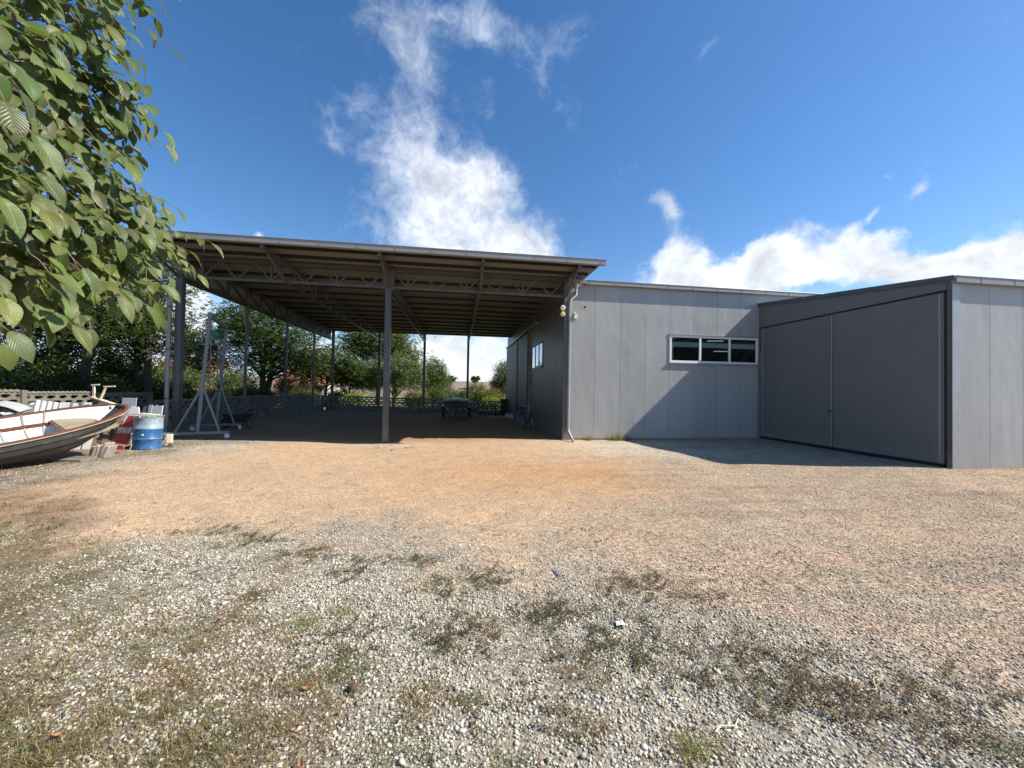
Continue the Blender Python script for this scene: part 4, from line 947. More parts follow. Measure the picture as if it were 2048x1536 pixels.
for nm, x, y, L, r in (('hand_chain', -.10, -.18, 1.7, .009), ('hand_chain', .13, -.18, 1.7, .009), ('load_chain', 0, 0, 1.55, .012), ('load_chain', .05, .03, 1.35, .012)):
    b = MB(); n = int(L/.05)
    for i in range(n):
        z = -.36-i*.05; o_ = .012 if i % 2 else 0
        b.bar((x-o_, y-(.012-o_), z), (x-o_, y-(.012-o_), z-.055), r, r); b.bar((x+o_, y+(.012-o_), z), (x+o_, y+(.012-o_), z-.055), r, r)
    b.build(nm, M['chain'], ho)
b = MB(); b.lathe([(0, -.05), (.05, -.04), (.06, 0), (.05, .04), (0, .05)], (0.02, 0, -1.93), 14, 'y'); pts = [(.02+.06*math.sin(a_), 0, -2.06-.06*math.cos(a_)) for a_ in np.linspace(2.8, -1.2, 12)]
b.tube([(.02, 0, -1.97)]+pts, .016, 8); b.build('load_hook', M['steel_dark'], ho, smooth=True)

# ------------------------------------------------------------------ wheelbarrow
wx, wy = -9.85, 13.95
wb = thing('wheelbarrow', 'dark wheelbarrow parked behind the gantry crane under the shed', 'wheelbarrow', (wx, wy, g(wx, wy)), rad(-6))
b = MB()
top = [(-.42, -.30, .50), (.34, -.33, .52), (.34, .33, .52), (-.42, .30, .50)]; bot = [(-.26, -.17, .24), (.18, -.2, .28), (.18, .2, .28), (-.26, .17, .24)]
ins = [(x*.96, y*.95, z) for x, y, z in top]; inb = [(x*.96, y*.95, z+.012) for x, y, z in bot]
vs = top+bot+ins+inb
b.add(vs, [(0,1,5,4),(1,2,6,5),(2,3,7,6),(3,0,4,7),(7,6,5,4),(8,12,13,9),(9,13,14,10),(10,14,15,11),(11,15,12,8),(12,15,14,13),(0,8,9,1),(1,9,10,2),(2,10,11,3),(3,11,8,0)])
b.tube(top+[top[0]], .013, 8); b.build('tray', M['tray'], wb, bevel=.004)
for s_ in (-1, 1):
    h = MB(); h.tube([(-.48, s_*.05, .17), (-.2, s_*.15, .22), (.25, s_*.22, .27), (.42, s_*.26, .36), (.52, s_*.27, .60), (.72, s_*.28, .68)], .016, 8); h.tube([(.70, s_*.28, .675), (.82, s_*.285, .70)], .022, 8); h.build('handle', M['steel_dark'], wb, smooth=True)
    h = MB(); h.tube([(.12, s_*.19, .26), (.18, s_*.2, .04), (.24, s_*.2, .01), (.30, s_*.2, .04), (.33, s_*.22, .30)], .014, 8); h.build('leg', M['steel_dark'], wb, smooth=True)
w_ = MB(); w_.ring((-.52, 0, .17), .135, .038, 'y', 28, 8); wo2 = w_.build('wheel', M['tyre'], wb, smooth=True)
w_ = MB(); w_.lathe([(0, -.03), (.10, -.02), (.105, 0), (.10, .02), (0, .03)], (-.52, 0, .17), 20, 'y'); w_.tube([(-.52, -.07, .17), (-.52, .07, .17)], .012, 8); w_.build('rim', M['steel'], wo2, smooth=True)

# ------------------------------------------------------------------ covered boat on a trailer at the back of the shed
tp = B(-3.6, 10.6); tz = gB(-3.6, 10.6)
tl = thing('boat_trailer', 'low boat trailer at the back of the shed carrying a covered boat', 'trailer', (tp.x, tp.y, tz), YAW)
b = MB(); b.box(-.72, .72, -.9, -.84, .40, .46); b.box(-.55, -.49, -.84, 2.2, .40, .46); b.box(.49, .55, -.84, 2.2, .40, .46); b.bar((-.52, 2.2, .43), (0, 3.0, .43), .06); b.bar((.52, 2.2, .43), (0, 3.0, .43), .06); b.box(-.8, .8, -.05, .01, .33, .39)
for x in (-.3, .3): b.box(x-.03, x+.03, -.88, -.83, .46, .56); b.box(x-.025, x+.025, -.87, .9, .56, .60)
b.tube([(.02, -.93, .40), (.02, -.95, .22), (.12, -.95, .18)], .022, 8); b.box(-.2, -.14, -.91, -.86, .20, .58); b.build('frame', M['steel'], tl)
for s_ in (-1, 1):
    w_ = MB(); w_.ring((s_*.76, -.02, .27), .20, .07, 'x', 30, 10); wo2 = w_.build('wheel', M['tyre'], tl, smooth=True)
    r_ = MB(); r_.lathe([(0, -.05), (.15, -.04), (.16, 0), (.15, .04), (0, .05)], (s_*.76, -.02, .27), 22, 'x'); r_.build('rim', M['steel'], wo2, smooth=True)
    f = MB(); rows = [[(s_*.76+xx, -.02+.33*math.cos(a_), .27+.33*math.sin(a_)) for a_ in np.linspace(.15, math.pi-.15, 12)] for xx in (-.1, .1)]; f.sheet(rows, (0, 0, .006)); f.build('mudguard', M['steel_dark'], tl)
bt = thing('covered_boat', 'small dark boat under a grey-blue tarpaulin resting on a trailer', 'boat', (tp.x, tp.y, tz+.52), YAW)
rows = []
for y, wdt, zk, zt_ in ((-.98, .76, .06, .50), (-.5, .80, .02, .49), (.6, .80, .02, .50), (1.6, .66, .06, .50), (2.4, .36, .18, .51), (2.85, .05, .36, .52)):
    rows.append([(-wdt, y, zt_), (-wdt*.93, y, zk+.24), (-wdt*.6, y, zk+.06), (0, y, zk), (wdt*.6, y, zk+.06), (wdt*.93, y, zk+.24), (wdt, y, zt_)])
b = MB(); b.sheet(rows); k = len(b.v); b.add(rows[0], [tuple(range(7))]); b.build('hull', M['steel_dark'], bt, smooth=True)
rows2 = []
for y, wdt, zt_ in ((-1.03, .80, .44), (-1.0, .82, .52), (-.5, .85, .53), (.6, .85, .54), (1.6, .70, .53), (2.4, .40, .53), (2.9, .08, .53)):
    rows2.append([(wdt*q_/6, y+random.uniform(-.01, .01), zt_-.10*(abs(q_) == 6)+.05*(1-(q_/6)**2)+random.uniform(-.012, .012)) for q_ in range(-6, 7)])
b = MB(); b.sheet(rows2, (0, 0, .012)); b.build('cover', M['tarp'], bt, smooth=True)
om = MB(); om.box(-.09, .10, -1.20, -1.03, .12, .42); om.box(-.04, .05, -1.16, -1.06, -.28, .12); om.build('outboard_bracket', M['steel_dark'], bt, bevel=.02)
sb = B(-3.4, 8.3); t_ = tag(MB().box(-.12, .13, -.06, .06, 0, .06).build('brick', M['concrete'], None, bevel=.008), 'small pale brick lying on the shed floor in front of the trailer', 'brick'); t_.location = (sb.x, sb.y, gB(-3.4, 8.3)); t_.rotation_euler.z = .6

# ------------------------------------------------------------------ bicycle leaning at the hangar's side wall
bw = B(-.40, 3.55); br = B(-.62, 4.55); ba = math.atan2(bw.y-br.y, bw.x-br.x)
bi = thing('bicycle', 'dark city bicycle with rear basket leaning by the hangar side wall', 'bicycle', ((bw.x+br.x)/2, (bw.y+br.y)/2, gB(-.5, 4.0)), rot=(rad(6), 0, ba))
# local: x forward
R_ = .325
def bwheel(x, nm, turn=0):
    w_ = MB(); w_.ring((0, 0, 0), R_-.018, .018, 'y', 36, 8); o = w_.build(nm, M['tyre'], bi, smooth=True); o.location = (x, 0, R_); o.rotation_euler.z = turn
    r_ = MB(); r_.ring((0, 0, 0), R_-.042, .009, 'y', 36, 6); 
    for i in range(14):
        a_ = i*math.pi/7; r_.tube([(0, (-1)**i*.03, 0), ((R_-.045)*math.cos(a_), 0, (R_-.045)*math.sin(a_))], .0016, 4)
    r_.tube([(0, -.05, 0), (0, .05, 0)], .018, 8); r_.build('rim', M['galv'], o, smooth=True)
    m_ = MB(); rows = [[((R_+.03)*math.cos(a_), yy, (R_+.03)*math.sin(a_)) for a_ in np.linspace(.5, math.pi-.2, 14)] for yy in (-.026, .026)]; m_.sheet(rows, (0, 0, .003)); m_.build('mudguard', M['black_paint'], o)
    return o
bwheel(-.52, 'wheel'); bwheel(.53, 'wheel', rad(-38))
f = MB(); hd_ = (.36, 0, .86)
f.tube([(-.52, 0, R_), (-.08, 0, .29)], .010, 8); f.tube([(-.52, 0, R_), (-.20, 0, .72)], .009, 8); f.tube([(-.08, 0, .29), (-.24, 0, .86)], .016, 8); f.tube([(-.08, 0, .29), (.18, 0, .36), (.40, 0, .74)], .019, 8); f.tube([(-.15, 0, .55), (.22, 0, .50), (.40, 0, .70)], .015, 8)
f.tube([(.42, 0, .66), hd_], .018, 8); f.build('frame', M['black_paint'], bi, smooth=True)
f = MB(); f.tube([(.42, 0, .66), (.46, 0, .58), (.53, .05, R_)], .012, 8); f.tube([(.44, 0, .6), (.46, -.0, .55), (.53, -.05, R_)], .012, 8); f.build('fork', M['galv'], bi, smooth=True)
f = MB(); f.tube([hd_, (.34, 0, 1.0)], .013, 8); f.tube([(.16, -.26, .99), (.26, -.22, 1.01), (.34, 0, 1.0), (.32, .24, 1.02), (.22, .30, 1.0)], .012, 8); f.build('handlebar', M['galv'], bi, smooth=True)
f = MB(); f.prism([(-.15, -.04), (.13, -.015), (.13, .015), (-.15, .04), (-.18, .09), (-.2, 0), (-.18, -.09)], (-.25, 0, .88), (1, 0, 0), (0, 1, 0), (0, 0, 1), .05); f.build('saddle', M['tyre'], bi, bevel=.012)
f = MB()
for z in (.70, .76, .82, .88, .93): 
    k = .10+.03*(z-.7)/.23; z += .015; f.tube([(-.70, -k-.04, z), (-.70+2*k, -k-.04, z), (-.70+2*k, k+.04, z), (-.70, k+.04, z), (-.70, -k-.04, z)], .0035, 5)
for i in range(9):
    f.tube([(-.7+i*.025, -.14, .715), (-.7+i*.03, -.17, .945)], .0025, 4); f.tube([(-.7+i*.025, .14, .715), (-.7+i*.03, .17, .945)], .0025, 4); f.tube([(-.7, -.14+i*.035, .715), (-.7, -.17+i*.042, .945)], .0025, 4); f.tube([(-.50, -.14+i*.035, .715), (-.45, -.17+i*.042, .945)], .0025, 4)
f.box(-.7, -.5, -.14, .14, .711, .716); f.build('basket', M['black_paint'], bi)
f = MB(); f.lathe([(0, -.02), (.09, -.015), (.09, .015), (0, .02)], (-.08, .06, .29), 20, 'y'); f.tube([(-.08, .09, .29), (.05, .1, .19)], .009, 6); f.tube([(-.08, -.07, .29), (-.21, -.08, .39)], .009, 6); f.box(.02, .08, .10, .18, .175, .2); f.box(-.24, -.18, -.16, -.08, .38, .405); f.build('crank', M['steel'], bi)
f = MB(); f.box(-.72, -.34, -.06, .06, .70, .71); f.tube([(-.52, .06, R_), (-.6, .06, .70)], .006, 6); f.tube([(-.52, -.06, R_), (-.6, -.06, .70)], .006, 6); f.build('rack', M['black_paint'], bi)

# ------------------------------------------------------------------ odds and ends at the back corner of the hangar
def place(o, p, rz=0): o.location = p; o.rotation_euler.z = rz; return o
def Bz(u, v): p = B(u, v); p.z = g(p.x, p.y); return p
cbx = MB(); cbx.box(-.27, .27, -.02, .02, 0, 1.12); cbx.box(-.25, .25, -.028, -.022, .04, 1.08)
tag(place(cbx.build('leaning_board', M['steel_dark'], None, bevel=.006), Bz(-.42, 13.4), YAW), 'dark flat board standing upright beside the far end of the hangar wall', 'board')
def canister(u, v, lab, h=.30, w=.20):
    t_ = thing('canister', lab, 'canister', Bz(u, v), YAW+.3, 'plastic canisters by the hangar wall')
    b = MB(); b.box(-w/2, w/2, -w*.4, w*.4, 0, h*.82); b.build('body', M['white_plastic'], t_, bevel=.02)
    b = MB(); b.tube([(-w*.3, 0, h*.80), (-w*.25, 0, h*.97), (w*.1, 0, h*.97), (w*.2, 0, h*.81)], .016, 8); b.build('handle', M['white_plastic'], t_, smooth=True)
    b = MB(); b.lathe([(0, h*.98), (.026, h*.98), (.026, h*.81)], (w*.33, 0, 0), 12); b.build('cap', M['steel_dark'], t_)
canister(-.50, 11.2, 'white plastic canister on the ground, the left one beside the side wall')
canister(-.30, 10.6, 'white plastic canister on the ground, the right one beside the side wall', .26, .19)
b = MB(); b.box(-.55, .45, -.14, .14, 0, .05); tag(place(b.build('plank', M['palewood'], None, bevel=.006), Bz(-1.0, 11.6), .35), 'pale plank lying on the shed floor near the white canisters', 'plank')
st = thing('step_ladder', 'small folded trestle with pale top standing before the dark board', 'trestle', Bz(-.85, 12.8), YAW)
for s_ in (-.22, .22):
    l_ = MB(); l_.bar((s_, -.2, 0), (s_*.8, -.02, .74), .035); l_.build('leg', M['steel_dark'], st); l_ = MB(); l_.bar((s_, .2, 0), (s_*.8, .02, .74), .035); l_.build('leg', M['steel_dark'], st)
l_ = MB(); l_.box(-.26, .26, -.10, .10, .74, .78); l_.build('top', M['palewood'], st, bevel=.005)
jar = MB(); jar.lathe([(0, 0), (.05, 0), (.055, .02), (.055, .19), (.03, .22), (.03, .26), (0, .26)], n=16)
p_ = Bz(-.78, 12.8); p_.z += .78; tag(place(jar.build('bottle', M['white_plastic'], None, smooth=True), p_), 'whitish plastic bottle standing on the trestle top', 'bottle')
# ------------------------------------------------------------------ clinker rowing boat at the left
def rowing_boat():
    L, BM = 3.7, .80
    root = thing('rowing_boat', 'grey clinker rowing boat with cream inside and red-brown rails, bow propped on wood', 'rowing boat', (-8.50, 8.52, .93), rot=None)
    Rm = Matrix.Rotation(rad(64), 4, 'Z') @ Matrix.Rotation(rad(-8.5), 4, 'Y') @ Matrix.Rotation(rad(11), 4, 'X')
    root.rotation_mode = 'QUATERNION'; root.rotation_quaternion = Rm.to_quaternion()
    # local: bow tip at x=0, boat runs to -x
    NS, NK = 44, 7
    fy = [0, .36, .62, .80, .915, .975, 1.0]; gz_ = [0, .07, .20, .37, .57, .78, 1.0]
    def half(s):
        if s < .50: return BM*(1-(1-s/.50)**2.4)**.52
        return BM*(1-.30*((s-.50)/.50)**1.8)
    def sheer(s): return .20*(1-s)**2.2 + .03*s*s - .03
    def keel(s): return -.55 + .30*max(0, (.22-s)/.22)**2.2 + .06*max(0, (s-.6)/.4)**2
    def pt(s, k, inset=0.0, dz=0.0):
        b = max(half(s)-inset, .004); zs, zk = sheer(s), keel(s)
        x = -L*s - (1-gz_[k])**1.25*.62*max(0, 1-s/.35)
        f = fy[k]
        if s < .3: f = f*(1-(1-s/.3)*.35*(1-gz_[k]))
        return Vector((x, b*f, zk+(zs-zk)*gz_[k]+dz))
    ss = [((i/(NS-1))**1.5) for i in range(NS)]
    for side in (1, -1):
        hb = MB()
        for k in range(NK-1):
            rows = []
            for j, f in ((0, 0.0), (1, 1.0)):
                row = []
                for s in ss:
                    a, c = pt(s, k), pt(s, k+1); p = a+(c-a)*f
                    o_ = (.016 if j == 0 else .002)*(min(1, s/.04)); 
                    p = p+Vector((0, o_, -.006 if j == 0 else 0)); row.append(Vector((p.x, p.y*side, p.z)))
                rows.append(row)
            hb.sheet(rows)
            # exposed lap edge under each plank
            rows = []
            for f_ in (.016, -.004): rows.append([Vector((pt(s, k).x, (pt(s, k).y+f_*min(1, s/.04))*side, pt(s, k).z-.006)) for s in ss])
            hb.sheet(rows)
        hb.build('hull_planking', M['hull'], root, fix=False)
        ib = MB(); rows = [[Vector((p.x-.02*(s < .05), p.y*side, p.z)) for s in ss[3:] for p in [pt(s, k, .018, .014)]] for k in range(NK)]
        ib.sheet(rows); ib.build('inner_skin', M['hull_in'], root, smooth=True, fix=False)
        # gunwale rail, pale rubbing strake
        gl = MB(); path = [pt(s, NK-1) for s in ss]
        def ribbon(mb, y0, y1, z0, z1, sl):
            vs = []; 
            for s in sl:
                p = pt(s, NK-1); e = pt(min(1, s+.01), NK-1); d_ = (e-p); d_.z = 0; d_.normalize(); nn = Vector((d_.y, -d_.x, 0)); nn = nn if nn.y > 0 or s < .02 else -nn
                nn = Vector((-d_.y, d_.x, 0)); nn = nn if nn.dot(Vector((.3, 1, 0))) > 0 else -nn
                for a_, b_ in ((y0, z0), (y1, z0), (y1, z1), (y0, z1)):
                    q_ = p+nn*a_; vs.append(Vector((q_.x, max(q_.y, .0)*side, p.z+b_)))
            n = len(sl); fs = []
            for i in range(n-1):
                for j in range(4): fs.append((i*4+j, i*4+(j+1) % 4, (i+1)*4+(j+1) % 4, (i+1)*4+j))
            fs += [(0, 1, 2, 3), tuple((n-1)*4+j for j in (3, 2, 1, 0))]; mb.add(vs, fs)
        ribbon(gl, -.034, .022, .0, .028, ss); gl.build('gunwale', M['rail'], root, bevel=.004)
        rs = MB(); ribbon(rs, .004, .026, -.020, -.002, ss); rs.build('rubbing_strake', M['rub'], root, bevel=.004)
        # ribs and seat riser
        for s in (.27, .35, .43, .51, .59, .67, .75, .83, .91):
            rb = MB(); pts = [pt(s, k, .026, .02) for k in range(NK)]; pts = [Vector((p.x, p.y*side, p.z)) for p in pts]
            for a_, c_ in zip(pts, pts[1:]): rb.bar(a_, c_, .028, .014, up=(0, side, .3))
            rb.build('rib', M['ribs'], root)
        ri = MB(); sl = [s for s in ss if .24 < s < 1]
        pa = [pt(s, 4, .03) for s in sl]; pa = [Vector((p.x, p.y*side, p.z+.03)) for p in pa]
        for a_, c_ in zip(pa, pa[1:]): ri.bar(a_, c_, .02, .075, up=(0, 0, 1))
        ri.build('seat_riser', M['rail'], root)
    # bow bench, floor, stem, thwart, transom
    bd = MB(); sl = [s for s in ss if .035 <= s <= .25]
    rows = [[Vector((pt(s, 5).x, y*(pt(s, 5, .03).y), keel(.2)+.42+.02*y)) for y in (-1, -.5, 0, .5, 1)] for s in sl]
    bd.sheet(rows, (0, 0, .022)); bd.build('bow_bench', M['deckwood'], root)
    be = MB(); p = pt(.25, 5, .04); be.box(p.x-.03, p.x+.0, -p.y, p.y, keel(.2)+.395, keel(.2)+.44); be.build('bench_front', M['rail'], root)
    flr = MB(); sl = [s for s in ss if .40 <= s]; rows = [[Vector((pt(s, 2).x, y*pt(s, 2, .03).y*1.12, pt(s, 2).z+.05+.03*abs(y)+.012*math.sin(s*40+y*5))) for y in np.linspace(-1, 1, 9)] for s in sl]
    flr.sheet(rows, (0, 0, -.012)); flr.build('floor_boards', M['turq'], root, smooth=True)
    th = MB(); p = pt(.70, 4, .035); th.box(p.x-.12, p.x+.12, -p.y, p.y, p.z+.07, p.z+.1); th.build('thwart', M['rail'], root, bevel=.004)
    stm = MB(); pts = [pt(0, k)+Vector((.004, 0, 0)) for k in range(NK)]; pts = [Vector((p.x, 0, p.z)) for p in pts]+[Vector((.01, 0, sheer(0)+.045))]
    for a_, c_ in zip(pts, pts[1:]): stm.bar(a_, c_, .055, .06, up=(0, 1, 0))
    stm.build('stem', M['rail'], root, bevel=.004)
    tr_ = MB(); pts = [pt(1, k) for k in range(NK)]; poly = [(p.y, p.z) for p in pts]+[(-p.y, p.z) for p in reversed(pts[1:])]
    tr_.prism(poly, (-L-.002, 0, 0), (0, 1, 0), (0, 0, 1), (-1, 0, 0), .03); tr_.build('transom', M['hull'], root)
    kl = MB(); pts = [Vector((pt(s, 0).x, 0, keel(s)-.03)) for s in ss]
    for a_, c_ in zip(pts, pts[1:]): kl.bar(a_, c_, .04, .06, up=(0, 0, 1))
    kl.build('keel', M['hull'], root)
    ck = MB(); q_ = pt(.05, 6); ck.bar((q_.x-.10, -.10, q_.z+.035), (q_.x-.10, -.10, q_.z+.10), .03); ck.build('cleat', M['rail'], root)
    return root
rowing_boat()

def G3(x, y, dz=0): return Vector((x, y, g(x, y)+dz))
# wooden block and slab under the boat
t_ = MB()
for i in range(6):
    a_ = i*.05; t_.bar((a_-.15, random.uniform(-.02, .02), 0), (a_-.10+.04*random.random(), random.uniform(-.02, .02), .27+random.uniform(-.05, .03)), .047, .24, up=(0, 1, 0))
o = t_.build('wooden_block', M['greywood'], None, bevel=.008); tag(place(o, G3(-8.62, 8.15), rad(10)), 'split grey wooden block propping up the bow of the rowing boat', 'wooden block')
t_ = MB(); t_.add([(-.30, -.2, .0), (.36, -.24, .0), (.26, .22, 0), (-.28, .2, 0), (-.30, -.2, .06), (.35, -.23, .05), (.23, .2, .055), (-.27, .19, .06)], [(3,2,1,0),(4,5,6,7),(0,1,5,4),(1,2,6,5),(2,3,7,6),(3,0,4,7)])
tag(place(t_.build('concrete_slab', M['concrete'], None, bevel=.012), G3(-8.72, 7.72), rad(4)), 'flat broken concrete slab on the ground in front of the boat bow', 'slab')
t_ = MB(); t_.box(-.32, .32, -.05, .05, -.012, .012); o = t_.build('board', M['oldwood'], None, bevel=.004); o.location = (-8.85, 8.62, .235); o.rotation_euler = (rad(14), rad(4), rad(-10)); tag(o, 'short brown board resting at the foot of the red sign', 'board')

# red board with a cream lettered band, leaning back behind the bow
p0 = Vector((-9.22, 9.02, .07)); rdx = Vector((.985, -.17, 0)).normalized(); rup = Vector((.10, .27, .80)).normalized(); rn = rdx.cross(rup).normalized(); rn = -rn if rn.y > 0 else rn
rs = thing('red_sign', 'faded red board with a cream lettered band leaning between the boat and the drum', 'sign', p0)
poly = [(-.30, 0), (.20, -.03), (.20, .86), (-.08, .86)]
b = MB(); b.prism(poly, (0, 0, 0), rdx, rup, -rn, .025); b.build('board', M['red'], rs, bevel=.004)
b = MB(); b.prism([(-.20, .375), (.20, .375), (.20, .52), (-.20, .52)], rn*.002, rdx, rup, rn, .003); bd_ = b.build('cream_band', M['cream'], rs)
for z in (.34, .57):
    b = MB(); b.prism([(-.22, z), (.20, z), (.20, z+.022), (-.22, z+.022)], rn*.002, rdx, rup, rn, .010); b.build('batten', M['red'], rs)
# the letters visible on the band: parts of "T M" strokes in red
b = MB(); o_ = rn*.006
def stroke(pts, w_):
    for (a0, b0), (a1, b1) in zip(pts, pts[1:]):
        b.bar(rdx*a0+rup*b0+o_, rdx*a1+rup*b1+o_, w_, .004, up=rn)
stroke([(-.155, .376), (-.125, .46)], .016); stroke([(-.075, .376), (-.07, .505)], .016); stroke([(-.005, .376), (.0, .43)], .012); stroke([(.02, .519), (.05, .44), (.085, .519)], .014); stroke([(.10, .376), (.105, .43)], .012); stroke([(.165, .376), (.17, .42)], .012)
b.build('lettering', M['red'], rs)
t_ = MB(); t_.bar((-.01, -.02, .0), (.03, .0, .16), .012, .012); tag(place(t_.build('stick', M['palewood'], None), G3(-8.72, 8.86)), 'thin pale stick poking from the ground below the red sign', 'stick')

# steel drums
def drum(label, x, y, rz=0, tilt=(0, 0), sc=1.0):
    t_ = thing('steel_drum', label, 'drum', G3(x, y), rot=(tilt[0], tilt[1], rz), group='blue steel drums'); t_.scale = (sc*1.02, sc*1.02, sc*.95)
    R0 = .292; b = MB()
    b.lathe([(0, .012), (R0-.012, .012), (R0+.006, .0), (R0+.008, .014), (R0, .03), (R0, .265), (R0+.009, .28), (R0+.009, .292), (R0, .307), (R0, .545)], n=48)
    b.build('body', M['drum'], t_, smooth=True)
    b = MB(); b.lathe([(R0, .545), (R0, .552), (R0+.009, .567), (R0+.009, .580), (R0, .595), (R0-.002, .70), (R0, .835), (R0+.008, .85), (R0+.008, .864), (R0-.004, .866), (R0-.012, .85), (0, .848)], n=48)
    b.build('upper_shell', M['drum_top'], t_, smooth=True)
    for z in (.286, .574):
        b = MB(); b.ring((0, 0, z), R0+.006, .006, 'z' if False else 'y', 48, 6)
        b.v = [Vector((p.x, -(p.z-z), p.y+z)) for p in b.v]; b.build('hoop', M['drum_top'], t_, smooth=True)
    b = MB(); b.lathe([(0, .01), (.022, .008), (.024, 0)], n=14); bo = b.build('bung', M['white_plastic'], t_); bo.location = (.03, -R0, .40); bo.rotation_euler = (rad(90), 0, 0)
    return t_
drum('upright blue steel drum with worn pale top beside the red sign', -8.72, 9.26, .3, (rad(-1), rad(1.2)), .90)
drum('blue steel drum under grey sheets behind the rowing boat at far left', -10.95, 8.15, 2.1, sc=.92)
# things lying on the drum
for i, (x0, y0, x1, y1, w_, m_, nm, lab) in enumerate(((-9.12, 9.04, -8.55, 9.27, .075, 'greywood', 'lath', 'grey wooden lath lying across the drum top, the front one'), (-9.08, 9.14, -8.44, 9.38, .06, 'greywood', 'lath', 'grey wooden lath lying across the drum top, the rear one'), (-8.96, 9.36, -8.62, 9.44, .09, 'white_board', 'lath', 'short white lath lying at the back of the drum top'))):
    b = MB(); z = G3(-8.72, 9.26).z+.768+.012*i; b.bar((x0, y0, z+.03), (x1, y1, z-.008), w_, .022); tag(b.build(nm, M[m_], None, bevel=.003), lab, 'lath', 'laths on the drum')
b = MB(); b.box(-.07, .06, -.05, .05, 0, .30); o = b.build('stone_block', M['palewood'], None, bevel=.02); tag(place(o, G3(-8.50, 9.62), .5), 'rough pale block standing just right of the blue drum', 'block')
b = MB(); b.box(-.06, .06, -.04, .04, 0, .10); o = b.build('brick', M['concrete'], None, bevel=.012); tag(place(o, G3(-8.36, 9.5), .2), 'small reddish-grey brick on the grass right of the drum', 'brick')

# leaning sheets, boards and slabs in front of the left fence
def lean(name, label, cat, x, y, w_, h, m_, tilt=16, rz=0, th=.02, z0=None, corr=False, roll=0, group=None, poly=None):
    b = MB()
    if corr:
        n = 72; rows = [[(-w_/2+w_*i/n, .012*math.sin(i*.62), 0) for i in range(n+1)], [(-w_/2+w_*i/n, .012*math.sin(i*.62), h*(1-.10*i/n)) for i in range(n+1)]]
        b.sheet(rows, (0, .006, 0))
    else:
        pl = poly or [(-w_/2, 0), (w_/2, 0), (w_/2, h), (-w_/2, h)]
        b.prism(pl, (0, 0, 0), (1, 0, 0), (0, 0, 1), (0, 1, 0), th)
    o = b.build(name, m_, None, bevel=0 if corr else .003)
    p = G3(x, y); p.z = p.z if z0 is None else z0
    o.location = p; o.rotation_euler = (rad(-tilt), rad(roll), rad(rz)); return tag(o, label, cat, group)
lean('corrugated_sheet', 'wide white corrugated sheet leaning on the concrete fence behind the boat', 'sheet', -10.83, 8.70, .72, 1.16, M['corr'], 18, 24, corr=True)
xs = [(-10.37, 8.76), (-10.19, 8.82), (-10.01, 8.88), (-9.84, 8.94)]
lab = ['white streaked sheet strip next to the wide corrugated sheet', 'white streaked sheet strip, second from the wide corrugated sheet', 'white streaked sheet strip, third from the wide corrugated sheet', 'white streaked sheet strip nearest the brown pallet']
for (x, y), l_ in zip(xs, lab): lean('sheet_strip', l_, 'sheet', x+random.uniform(-.01, .01), y, .145, 1.07+random.uniform(-.03, .05), M['corr'], 17, 20, .012, roll=random.uniform(-2, 3), group='white strips leaning on the fence')
for (x, y), m_ in zip([(-10.28, 8.86), (-10.10, 8.92)], ('a', 'b')): lean('old_plank', 'brown plank edge showing between the white strips, %s' % ('nearer the corrugated sheet' if m_ == 'a' else 'nearer the pallet'), 'plank', x, y+.05, .12, 1.10, M['oldwood'], 17, 20, .02, group='brown planks behind the strips')
pl = thing('wooden_pallet', 'brown weathered wooden pallet leaning on the fence behind the boat', 'pallet', G3(-9.58, 9.05), rot=(rad(-16), 0, rad(20)))
for i, x in enumerate((-.19, .02, .21)):
    b = MB(); b.box(x-.055, x+.055, 0, .02, 0, 1.12-.02*i); b.build('slat', M['oldwood'], pl, bevel=.003)
for z in (.2, .62, .92):
    b = MB(); b.box(-.26, .27, .022, .06, z, z+.09); b.build('cross_bar', M['oldwood'], pl, bevel=.003)
ch = thing('broken_chair', 'pale broken wooden chair frame perched on the junk by the fence', 'chair', (-9.62, 9.1, 1.24))
for nm, a_, c_, w_ in (('leg', (-.24, 0, .02), (-.27, .02, .30), .05), ('leg', (-.08, 0, .0), (.03, .02, .29), .05), ('rail', (-.31, 0, .31), (-.16, .04, .325), .035), ('rail', (-.02, 0, .28), (.20, .05, .29), .035), ('seat_rail', (-.27, -.02, .03), (.28, .0, -.14), .10), ('seat_rail', (-.05, .05, -.10), (.3, .08, -.2), .05)):
    b = MB(); b.bar(a_, c_, w_, .03); b.build(nm, M['palewood'], ch, bevel=.004)
lean('white_panel', 'bright white panel leaning beside the broken chair behind the bow', 'panel', -9.60, 9.45, .33, 1.02, M['white_board'], 24, -8, .02, poly=[(-.26, .35), (.22, .0), (.22, .72), (-.0, 1.04), (-.22, 1.06)])
lean('cement_board', 'plain grey board standing right of the white panel by the fence', 'board', -9.97, 9.95, .34, 1.17, M['greysheet'], 6, 6)
lean('stone_slab', 'light grey stone slab leaning behind the blue drum, the widest one', 'slab', -9.34, 10.05, .27, 1.04, M['tiles'], 14, 0, .03, roll=-6, group='stone slabs behind the drum', poly=[(-.13, 0), (.14, 0), (.13, 1.0), (-.02, .99), (-.02, 1.02), (-.14, 1.0)])
lean('stone_slab', 'narrow grey stone slab leaning left of the widest slab', 'slab', -9.66, 10.2, .10, 1.02, M['greysheet'], 14, 0, .03, roll=-7, group='stone slabs behind the drum')
lean('stone_slab', 'narrow grey stone slab farthest left behind the drum', 'slab', -9.84, 10.25, .07, .98, M['tiles'], 14, 0, .03, roll=-8, group='stone slabs behind the drum')
zt_ = G3(-10.95, 8.15).z+.78
